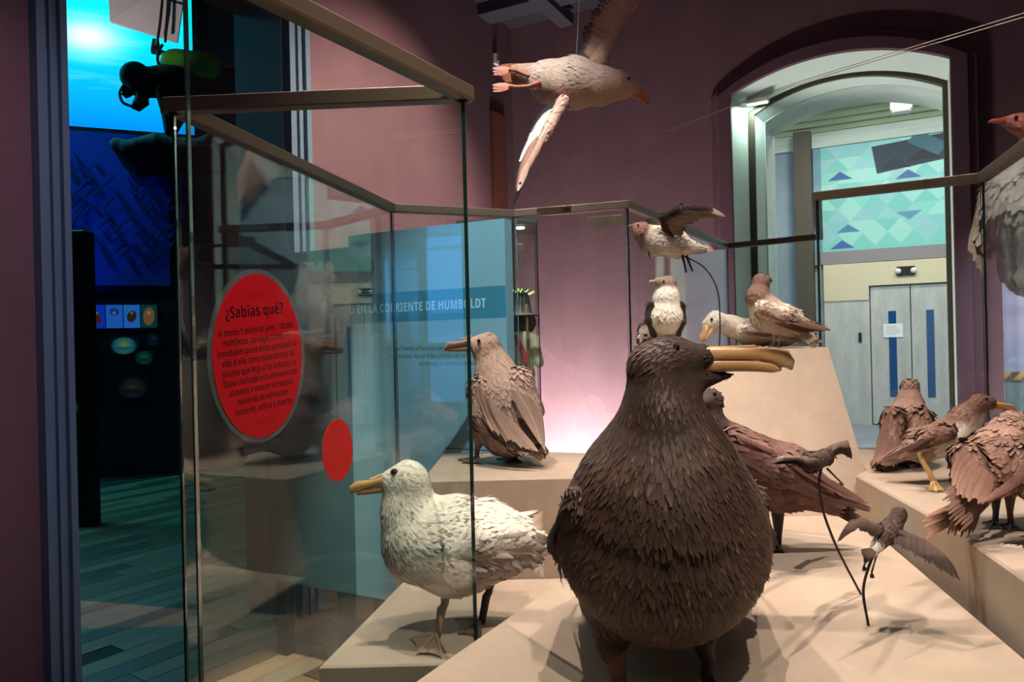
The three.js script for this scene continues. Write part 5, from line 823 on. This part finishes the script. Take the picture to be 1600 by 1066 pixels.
{ const base = onTop(1357, 980, yM); stormPetrel('storm petrel with white rump and long drooping wings on a short wire stand', 1.18, base, 1212, { rump: [1370, 856, 13],
  bones: [[[1410, 799, -.02, 5], [1405, 804, -.01, 10], .5], [[1405, 805, -.01, 11], [1388, 832, 0, 17], .9], [[1388, 832, 0, 16], [1364, 862, .02, 7], 1]],
  wings: [{ bones: [[[1375, 826, .01, 5], [1335, 818, .03, 3]]], from: [[1380, 822, .01], [1345, 814, .03], [1325, 820, .04]], to: [[1368, 840, .03], [1335, 830, .06], [1303, 853, .08]], n: [0, .6, 1], count: 16 }, { bones: [[[1402, 832, .01, 6], [1440, 852, .03, 4]]], from: [[1405, 826, .0], [1440, 846, .03], [1462, 868, .04]], to: [[1398, 850, .03], [1440, 880, .06], [1494, 916, .08]], n: [.1, .6, 1], count: 18, w: 9 }],
  tail: { from: [[1370, 856, .02], [1362, 862, .02]], to: [[1352, 880, .05], [1340, 862, .04]], count: 7, w: 10, n: [0, .7, 1], c: [lin(0x6a5046), lin(0x4a352c)] },
  bill: [[1410, 798, -.02, 2.5, 2.5], [1414, 798, -.03, 1.6, 1.6], [1416, 801, -.033, .5, .5]], eye: [1411, 798, -.005, 1.6], legs: [{ js: [[1370, 866, .02, 1.8], [1366, 880, .03, 1.4], [1362, 895, .035, 1.4]] }, { js: [[1362, 866, .02, 1.8], [1354, 876, .03, 1.4], [1350, 884, .035, 1.4]] }],
  wire: [[1366, 864, .015], [1356, 890, .015], [1349, 925, .0], V(0, .002, 0)] }); }
{ const base = onTop(1668, 960, yN); base.y = yN - .002; stormPetrel('storm petrel cut off by the picture edge with a dark wing tip showing', 1.08, base, 1616, {
  bones: [[[1690, 835, -.02, 5], [1682, 838, -.01, 10], .5], [[1682, 839, -.01, 11], [1660, 848, 0, 16], .9], [[1660, 848, 0, 15], [1640, 858, .02, 7], 1]],
  wings: [{ bones: [[[1660, 842, .02, 6], [1610, 846, .05, 3]]], from: [[1664, 838, .02], [1625, 842, .05], [1600, 850, .06]], to: [[1654, 858, .04], [1610, 862, .07], [1553, 862, .1]], n: [0, 1, .4], count: 16 }, { bones: [[[1672, 838, -.03, 6], [1720, 820, -.06, 3]]], from: [[1670, 838, -.03], [1720, 818, -.06], [1740, 820, -.08]], to: [[1660, 850, -.04], [1720, 836, -.08], [1770, 830, -.1]], n: [0, 1, .4] }],
  tail: { from: [[1648, 852, .02], [1645, 860, .02]], to: [[1625, 862, .05], [1628, 874, .04]], count: 6, w: 9, n: [0, .8, .6], c: [lin(0x4d372f), lin(0x2e211c)] },
  bill: [[1692, 834, -.02, 2.5, 2.5], [1698, 836, -.02, 1.6, 1.6], [1701, 839, -.02, .5, .5]], eye: [1688, 832, .004, 1.6], legs: [{ js: [[1652, 862, .02, 1.8], [1648, 876, .03, 1.4], [1646, 888, .035, 1.4]] }],
  wire: [[1662, 860, .01], [1660, 890, 0], [1664, 930, 0], V(0, .002, 0)] }); }
const shear = (x, y, k = 0) => { const n = noise3(x / 7, y / 7, 2 + k); return [mix(lin(0x7e5546), lin(0x5c3e34), n), lin(0xa27966)]; };
{ // 13 shearwater seen from behind
  const D = 2.02, base = at(1420, 735, D); base.y = yN; const b = new Bird('shearwater', 'brown shearwater seen from behind with head raised near the block', D, base, 1313);
  const bones = [b.bone([1426, 600, -.05, 8], [1422, 604, -.03, 12], { f: .45 }), b.bone([1422, 606, -.03, 13], [1421, 630, -.02, 18], { f: .6, k: 12 }), b.bone([1421, 632, -.02, 20], [1418, 660, 0, 36], { f: .9, k: 18 }), b.bone([1418, 662, 0, 36], [1406, 692, .03, 30], { f: 1.1, k: 18 }), b.bone([1406, 694, .03, 26], [1378, 720, .08, 8], { f: 1.2, k: 14 })];
  const col = (x, y) => y < 634 ? [mix(lin(0xb08a78), lin(0x94705f), noise3(x / 6, y / 6, 1)), lin(0xc09a88)] : shear(x, y);
  b.body(bones, 3, { n: 2200, size: 13, rows: 3, mid: true, lift: .1, vary: .25 }, col);
  b.wing([b.bone([1396, 652, .05, 16], [1392, 690, .08, 16])], 2.8, { n: 200, size: 13, rows: 3, mid: true }, shear, [{ from: [[1390, 645, .07], [1385, 670, .08], [1405, 690, .1]], to: [[1372, 700, .09], [1364, 726, .12], [1380, 722, .12]], count: 14, w: 12, n: [-.4, .3, 1], c: [lin(0x7a5346), lin(0xa07a68)] }]);
  b.wing([b.bone([1440, 652, .05, 16], [1430, 690, .09, 16])], 2.8, { n: 200, size: 13, rows: 3, mid: true }, shear, [{ from: [[1448, 645, .06], [1445, 670, .09], [1425, 690, .1]], to: [[1425, 705, .1], [1395, 722, .13], [1372, 726, .13]], count: 14, w: 12, n: [.2, .4, 1], c: [lin(0x84594a), lin(0xa88270)] }]);
  b.tail([{ from: [[1385, 708, .08], [1395, 716, .07]], to: [[1358, 726, .12], [1380, 732, .1]], count: 7, w: 12, n: [0, .8, 1], c: [lin(0x6c4a3e), lin(0x8f6856)] }]);
  b.bill('bill', [[1428, 600, -.05, 5, 5], [1434, 601, -.085, 3.5, 3.5], [1436, 604, -.11, 1, 1]], hornC(0xb98a5a, 0x9a7048, 0x6a4a30)); b.eye(1431, 598, -.035, 2.2); b.eye(1414, 599, -.05, 2.2);
  b.leg([[1412, 715, .02, 5], [1412, 727, .02, 3.5], [1412, 734, .02, 3.5]], [[1400, 736, .0], [1408, 736, .05], [1422, 736, .05]], 0x9a7a5a); b.leg([[1432, 715, .02, 5], [1434, 727, .02, 3.5], [1434, 733, .02, 3.5]], [[1420, 736, .0], [1430, 736, .05], [1444, 736, .05]], 0x9a7a5a);
}
{ // 14 shearwater with yellow bill
  const D = 1.74, base = at(1465, 768, D); base.y = yN; const b = new Bird('shearwater', 'pale breasted shearwater with yellow bill striding on the side plinth', D, base, 1414);
  const Wt = lin(0xdcc8b4);
  const col = (x, y) => { const t = ((y - 640) - (1530 - x) * -.28 - 22) / 14, u = (y - 632 - (x - 1500) * -.25) / 12; const belly = Math.max(0, Math.min(1, (y - (655 + (1500 - x) * .35)) / 14)) * (x > 1470 ? 1 : .3); const s = shear(x, y, 2); return [mix(s[0], Wt, belly), mix(s[1], lin(0xe8d8c8), belly)]; };
  const bones = [b.bone([1546, 630, .01, 10], [1531, 630, .01, 15], { f: .45 }), b.bone([1531, 632, .01, 15], [1508, 654, 0, 21], { f: .6, k: 12 }), b.bone([1508, 656, 0, 22], [1486, 682, 0, 28], { f: .85, k: 16 }), b.bone([1486, 682, 0, 28], [1445, 694, -.01, 26], { f: 1.1, k: 16 }), b.bone([1445, 694, -.01, 24], [1405, 712, -.03, 9], { f: 1.2, k: 14 })];
  b.body(bones, 2.7, { n: 2300, size: 13, rows: 3, mid: true, lift: .1, vary: .25 }, col);
  b.wing([b.bone([1482, 676, .05, 12], [1450, 684, .06, 15])], 2.6, { n: 170, size: 12, rows: 3, mid: true }, (x, y) => shear(x, y, 3), [{ from: [[1488, 672, .06], [1460, 682, .08], [1445, 690, .08]], to: [[1440, 702, .07], [1410, 712, .06], [1372, 724, .02]], count: 14, w: 13, n: [0, .4, 1], c: [lin(0x6a4638), lin(0x8f6a58)] }]);
  b.wing([b.bone([1484, 668, -.05, 11], [1450, 680, -.05, 12])], 2.6, { n: 120, size: 12, rows: 3, mid: true }, (x, y) => shear(x, y, 3), [{ from: [[1470, 668, -.05], [1445, 678, -.05]], to: [[1420, 695, -.05], [1385, 715, -.05]], count: 8, w: 13, n: [0, 1, .3], c: [lin(0x6a4638), lin(0x8f6a58)] }]);
  b.tail([{ from: [[1415, 702, -.02], [1412, 714, -.02]], to: [[1380, 715, -.04], [1384, 730, -.03]], count: 7, w: 12, n: [0, .8, 1], c: [lin(0x4e342b), lin(0x6c4a3e)] }]);
  const hc = hornC(0xd9a45e, 0xc08844, 0xb07838), up = b.bill('bill', [[1544, 629, .01, 6.5, 6], [1558, 632, .012, 4, 4.5], [1572, 634, .014, 3.4, 3.4], [1582, 636, .015, 4, 3], [1587, 640, .015, 1, 1]], hc); b.bill('lower_bill', [[1544, 637, .01, 3.5, 5], [1560, 639, .012, 2.6, 4], [1578, 641, .014, 1.6, 2]], hc, V(0, 0, 1), up);
  b.eye(1541, 624, .029, 2.8); b.eye(1541, 624, -.012, 2.8);
  b.leg([[1440, 708, .04, 6], [1442, 722, .05, 4], [1452, 738, .06, 4], [1458, 752, .065, 4.5]], [[1452, 763, .075], [1463, 768, .09], [1474, 760, .08]], 0xd0a468, 0xe0b878); b.leg([[1480, 708, -.03, 6], [1488, 730, -.03, 4], [1500, 758, -.02, 4]], [[1492, 764, 0], [1505, 766, .03], [1516, 762, .02]], 0x3a2c24, 0x3a2c24);
}
{ // 15 shearwater cut by the right edge
  const D = 1.38, base = at(1560, 828, D); base.y = yN; const b = new Bird('shearwater', 'brown shearwater with drooping wing feathers at the joint of the side plinth', D, base, 1515);
  const bones = [b.bone([1600, 655, -.08, 12], [1582, 660, -.05, 19], { f: .45 }), b.bone([1580, 662, -.05, 20], [1574, 680, -.02, 30], { f: .6, k: 16 }), b.bone([1574, 684, -.02, 34], [1562, 716, 0, 50], { f: .9, k: 24 }), b.bone([1562, 718, 0, 50], [1536, 740, .04, 40], { f: 1.1, k: 22 }), b.bone([1536, 742, .04, 34], [1500, 790, .1, 10], { f: 1.2, k: 18 })];
  const col = (x, y) => y < 676 ? [mix(lin(0xa97f70), lin(0x8f6858), noise3(x / 6, y / 6, 1)), lin(0xb99080)] : shear(x, y, 5);
  b.body(bones, 4, { n: 2600, size: 17, rows: 3, mid: true, lift: .11, vary: .28 }, col);
  const wc = [lin(0x7a5246), lin(0xa67f6c)];
  b.wing([b.bone([1510, 712, .06, 22], [1520, 750, .09, 22])], 3.6, { n: 300, size: 18, rows: 3, mid: true }, (x, y) => shear(x, y, 5), [{ from: [[1520, 745, .12], [1530, 760, .12], [1560, 765, .1]], to: [[1474, 768, .14], [1480, 800, .16], [1500, 828, .15]], count: 9, w: 10, jit: .22, n: [-.1, .3, 1], c: wc }, { from: [[1510, 700, .09], [1525, 725, .12], [1545, 745, .13]], to: [[1486, 748, .12], [1495, 775, .15], [1530, 790, .16]], count: 12, w: 17, n: [-.1, .4, 1], c: [lin(0x8a6050), lin(0xae8672)] }]);
  b.wing([b.bone([1600, 712, .06, 22], [1600, 750, .08, 20])], 3.6, { n: 260, size: 18, rows: 3, mid: true }, (x, y) => shear(x, y, 6), [{ from: [[1615, 700, .08], [1605, 730, .11], [1590, 750, .12]], to: [[1590, 760, .12], [1570, 775, .14], [1530, 785, .16]], count: 12, w: 17, n: [.2, .4, 1], c: [lin(0x84594a), lin(0xa88270)] }]);
  b.tail([{ from: [[1515, 780, .08], [1530, 790, .07]], to: [[1446, 808, .12], [1452, 838, .1]], count: 6, w: 10, jit: .2, n: [0, .8, 1], c: [lin(0x7c5444), lin(0xa87a64)] }, { from: [[1505, 775, .1], [1530, 780, .1]], to: [[1482, 832, .12], [1516, 838, .12]], count: 6, w: 11, jit: .2, n: [0, .4, 1], c: [lin(0x6c483c), lin(0x8a6050)] }]);
  b.bill('bill', [[1602, 654, -.08, 7, 6], [1618, 657, -.12, 4.5, 4.5], [1630, 662, -.15, 1, 1]], hornC(0xc4935a, 0xa87844, 0x6a4a30)); b.eye(1600, 648, -.05, 3); b.eye(1588, 648, -.1, 3);
  b.leg([[1556, 770, .0, 9], [1556, 800, .0, 4.5], [1554, 826, .0, 4.5]], [[1535, 832, .0], [1545, 832, .05], [1568, 832, .05]], 0x4a3228); b.leg([[1578, 770, .02, 9], [1578, 800, .02, 4.5], [1580, 826, .02, 4.5]], [[1562, 832, .02], [1578, 832, .07], [1598, 832, .06]], 0x5a3e30);
}
{ // 17 large pale bird hanging at the picture edge
  const D = 2.75, b = new Bird('pelican', 'large pale grey bird with reddish head and bill at the picture edge', D, at(1640, 320, D), 1717);
  const Wt = lin(0xc9c6bd), Gy = lin(0x8f938c), Rd = lin(0x8a4a40);
  const col = (x, y) => { const n = noise3(x / 12, y / 12, 3); return y < 222 ? [mix(Rd, lin(0x6a3830), n), lin(0xa86a5c)] : [mix(Wt, Gy, n * 1.1), mix(lin(0xdcd8ce), lin(0xa4a8a2), n)]; };
  const bones = [b.bone([1572, 190, .0, 9], [1590, 192, 0, 15], { f: .5 }), b.bone([1590, 194, 0, 15], [1630, 215, 0, 16], { f: .6, k: 10 }), b.bone([1630, 215, 0, 18], [1640, 255, 0, 40], { f: .8, k: 18 }), b.bone([1640, 260, 0, 56], [1645, 320, 0, 96], { f: 1, k: 40 }), b.bone([1645, 325, 0, 98], [1640, 400, -.04, 70], { f: 1.2, k: 40 }), b.bone([1640, 405, -.04, 60], [1640, 455, -.1, 24], { f: 1.2, k: 30 })];
  b.body(bones, 5, { n: 2600, size: 17, rows: 3, mid: true, lift: .1, vary: .16 }, col);
  b.wing([b.bone([1555, 300, -.06, 20], [1540, 370, -.1, 22])], 4, { n: 220, size: 16, rows: 3, mid: true }, (x, y) => [mix(lin(0xa89684), lin(0x8a7868), noise3(x / 6, y / 6, 1)), lin(0xc2b29e)], [{ from: [[1535, 340, -.08], [1545, 380, -.08]], to: [[1514, 390, -.1], [1535, 430, -.12]], count: 9, w: 18, n: [-.3, 0, 1], c: [lin(0xa08e7c), lin(0xb8a692)] }]);
  b.wing([b.bone([1730, 300, -.06, 20], [1740, 370, -.1, 22])], 4, { n: 200, size: 16, rows: 3, mid: true }, (x, y) => [lin(0xa89684), lin(0xc2b29e)], [{ from: [[1740, 340, -.08], [1735, 380, -.08]], to: [[1762, 390, -.1], [1745, 430, -.12]], count: 9, w: 18, n: [.3, 0, 1], c: [lin(0xa08e7c), lin(0xb8a692)] }]);
  b.tail([{ from: [[1620, 440, -.1], [1660, 440, -.1]], to: [[1605, 480, -.14], [1675, 480, -.14]], count: 8, w: 18, n: [0, .2, 1], c: [Gy, Wt] }]);
  b.bill('bill', [[1576, 188, 0, 7, 6], [1562, 189, .01, 4.5, 4.5], [1550, 189, .015, 3.5, 3.5], [1544, 191, .017, 1, 1]], hornC(0x8a3c30, 0x783228, 0x5a241e)); b.eye(1588, 184, .032, 3); b.eye(1588, 184, -.032, 3);
  b.leg([[1625, 440, 0, 8], [1625, 470, .02, 4], [1622, 490, .03, 4]], null, 0x6a5a50); b.leg([[1655, 440, 0, 8], [1655, 470, .02, 4], [1658, 490, .03, 4]], null, 0x6a5a50);
  const ln = new MBx(); ln.loft([b.p(1645, 240), b.p(1645, 100), b.p(1648, -190)].map(p => [p, .0012, .0012]), V(1, 0, 0), 6, () => [.3, .28, .26]); part(b.g, 'hanging_line', ln.geo(), SKIN);
}
{ // ---------------------------------------------------------------- diver in the blue room
  const D = 6.0, b = new Bird('diver_mannequin', 'dark diver mannequin with green tank hanging before the glowing screen', D, at(255, 140, D), 31, { category: 'mannequin' });
  const K = lin(0x0d0f12), col = () => [K];
  b.body([b.bone([212, 120, .02, 23], [222, 132, .02, 20]), b.bone([222, 132, .02, 19], [248, 128, 0, 20]), b.bone([248, 128, 0, 24], [282, 130, -.05, 33], { k: 20 }), b.bone([282, 130, -.05, 33], [330, 128, -.15, 28]), b.bone([256, 145, .1, 13], [264, 175, .12, 11]), b.bone([264, 175, .12, 11], [266, 205, .2, 9]), b.bone([284, 150, -.15, 13], [280, 180, -.1, 11]), b.bone([280, 180, -.1, 11], [268, 206, 0, 9]), b.bone([330, 128, -.15, 24], [400, 120, -.3, 17]), b.bone([400, 120, -.3, 16], [470, 115, -.4, 11])], 4.5, null, col);
  const mask = new MBx(); mask.loft([[204, 140, 10, 8], [197, 146, 9, 7], [193, 150, 6, 5]].map(([x, y, a, h]) => [b.p(x, y, .03), a * b.s, h * b.s]), V(0, 0, 1), 12, () => lin(0x39404a)); part(b.g, 'mask', mask.geo(), M.eye);
  const reg = new MBx(); reg.loft([[222, 146, 9], [222, 158, 11], [213, 166, 9], [208, 164, 6]].map(([x, y, a]) => [b.p(x, y, .06), a * b.s, a * b.s]), V(0, 0, 1), 12, () => lin(0x2b3a1c)); part(b.g, 'regulator', reg.geo(), M.black);
  part(b.g, 'hose', tube([b.p(205, 166, .06), b.p(192, 160, .08), b.p(187, 145, .08), b.p(194, 132, .06)], .012, 18, 7), STD({ color: 0x1a6a80, roughness: .5 }));
  part(b.g, 'hose', tube([b.p(262, 110, .05), b.p(248, 100, .06), b.p(247, 82, .04), b.p(254, 70, 0)], .012, 18, 7), M.black);
  const tank = new MBx(); tank.loft([[258, 84, 3], [259, 86, 10], [262, 92, 17], [275, 97, 20], [330, 104, 20], [342, 106, 12]].map(([x, y, a]) => [b.p(x, y, .02), a * b.s, a * b.s]), V(0, 0, 1), 16, () => [1, 1, 1]); part(b.g, 'air_tank', tank.geo(), STD({ color: 0x3f8a1c, roughness: .4 }));
  const valve = new MBx(); valve.loft([[243, 62, 5], [243, 74, 7], [240, 79, 6], [258, 84, 4]].map(([x, y, a]) => [b.p(x, y, 0), a * b.s, a * b.s]), V(0, 0, 1), 10, () => [1, 1, 1]); part(b.g, 'valve', valve.geo(), M.black);
  // ledge on the far wall
  const rb = at(245, 222, 8.1), r = thing('reef_rock', 'dark rock ledge jutting from the far wall below the diver', 'rock', rb); const bones = []; reseed(4);
  for (let i = 0; i < 10; i++) { const x = -.45 + i * .11; bones.push({ a: V(x, -.05 - rnd() * .1, -.4), b: V(x + .02, (rnd() - .3) * .07 - Math.abs(i - 5) * .008, 0), ra: .16, rb: .06 + rnd() * .03, k: .06 }); }
  part(r, 'ledge', netMesh(bones, .03), M.darkwall);
}
// ---------------------------------------------------------------- exhibits behind the viewer that the glass mirrors
{
  const px = -.94, pz = .51, py = 1.48;
  const g = thing('display_plinth', 'narrow dark pedestal under the penguin behind the viewer', 'plinth', V(px, 0, pz)); part(g, 'block', new RoundedBoxGeometry(.4, py, .36, 2, .008).translate(0, py / 2, 0), STD({ color: 0x6a5a4e, roughness: .8, map: mottleA }));
  const b = new Bird('penguin', 'black and white penguin mirrored in the glass', 3.2, at(535, 528, 3.2), 88); const K = lin(0x1c1a1c), Wt = lin(0xf0e8dc);
  const col = (x, y, z, N) => { const front = N.z > .35 && y > 448 && Math.abs(x - 535) < 26; return front ? [Wt, Wt] : [K, lin(0x343034)]; };
  b.body([b.bone([522, 424, .02, 8], [536, 424, 0, 13], { f: .4 }), b.bone([536, 426, 0, 13], [535, 450, 0, 18], { f: .6 }), b.bone([535, 450, 0, 20], [535, 492, 0, 30], { f: .8 }), b.bone([535, 492, 0, 30], [535, 512, -.01, 24], { f: .8 })], 3, { n: 900, size: 9, rows: 3, vary: .2 }, col);
  for (const s of [-1, 1]) b.wing([b.bone([535 + s * 22, 452, 0, 6], [535 + s * 42, 480, .02, 7]), b.bone([535 + s * 42, 480, .02, 7], [535 + s * 46, 508, .03, 3])], 2.4, { n: 90, size: 8, rows: 3 }, () => [K, lin(0x343034)], []);
  b.bill('bill', [[524, 424, .02, 5, 4], [512, 426, .03, 3, 3], [506, 429, .035, .8, .8]], hornC(0x2a2422, 0x1c1816, 0x100e0c)); b.eye(526, 420, .034, 2); b.eye(526, 420, -.01, 2);
  for (const s of [-1, 1]) b.leg([[535 + s * 12, 515, .02, 7], [535 + s * 12, 525, .03, 6]], [[535 + s * 12 - 8, 528, .1], [535 + s * 12, 528, .11], [535 + s * 12 + 8, 528, .1]], 0x9a8070);
  b.g.position.set(px, py, pz); b.g.rotation.y = Math.PI;
  // tall blue screen on a stand
  const m = thing('screen_stand', 'tall stand with two glowing blue screens behind the viewer', 'screen', V(-1.02, 0, 1.82)); m.rotation.y = Math.PI;
  part(m, 'post', new RoundedBoxGeometry(.06, 1.2, .05, 2, .006).translate(0, .6, -.04), M.black); part(m, 'foot', new RoundedBoxGeometry(.4, .02, .3, 2, .006).translate(0, .01, -.04), M.black);
  part(m, 'casing', new RoundedBoxGeometry(.24, .9, .03, 2, .008).translate(0, 1.6, -.02), M.black);
  const em = STD({ color: 0x000000, emissive: 0x3f9cf0, emissiveIntensity: 2.2 });
  part(m, 'screen', box(.2, .3, .006, 0, 1.74, -.001), em); part(m, 'screen', box(.2, .1, .006, 0, 1.96, -.001), em); part(m, 'screen', box(.2, .2, .006, 0, 1.27, -.001), em);
  const l = new THREE.RectAreaLight(0x3f9cf0, 3, .2, .5); l.name = 'lamp'; l.position.set(0, 1.7, .02); l.rotation.y = Math.PI; m.add(l);
}
spotLamp(V(-.5, 3.75, -.4), V(-.94, 1.62, .51), 110, .12, WARM, 'black ceiling spotlight added to brighten the penguin for its reflection');  // lamp added so the penguin is bright enough to show in the glass
scene.add(camera);
camera.name = 'camera';
renderer.render(scene, camera);
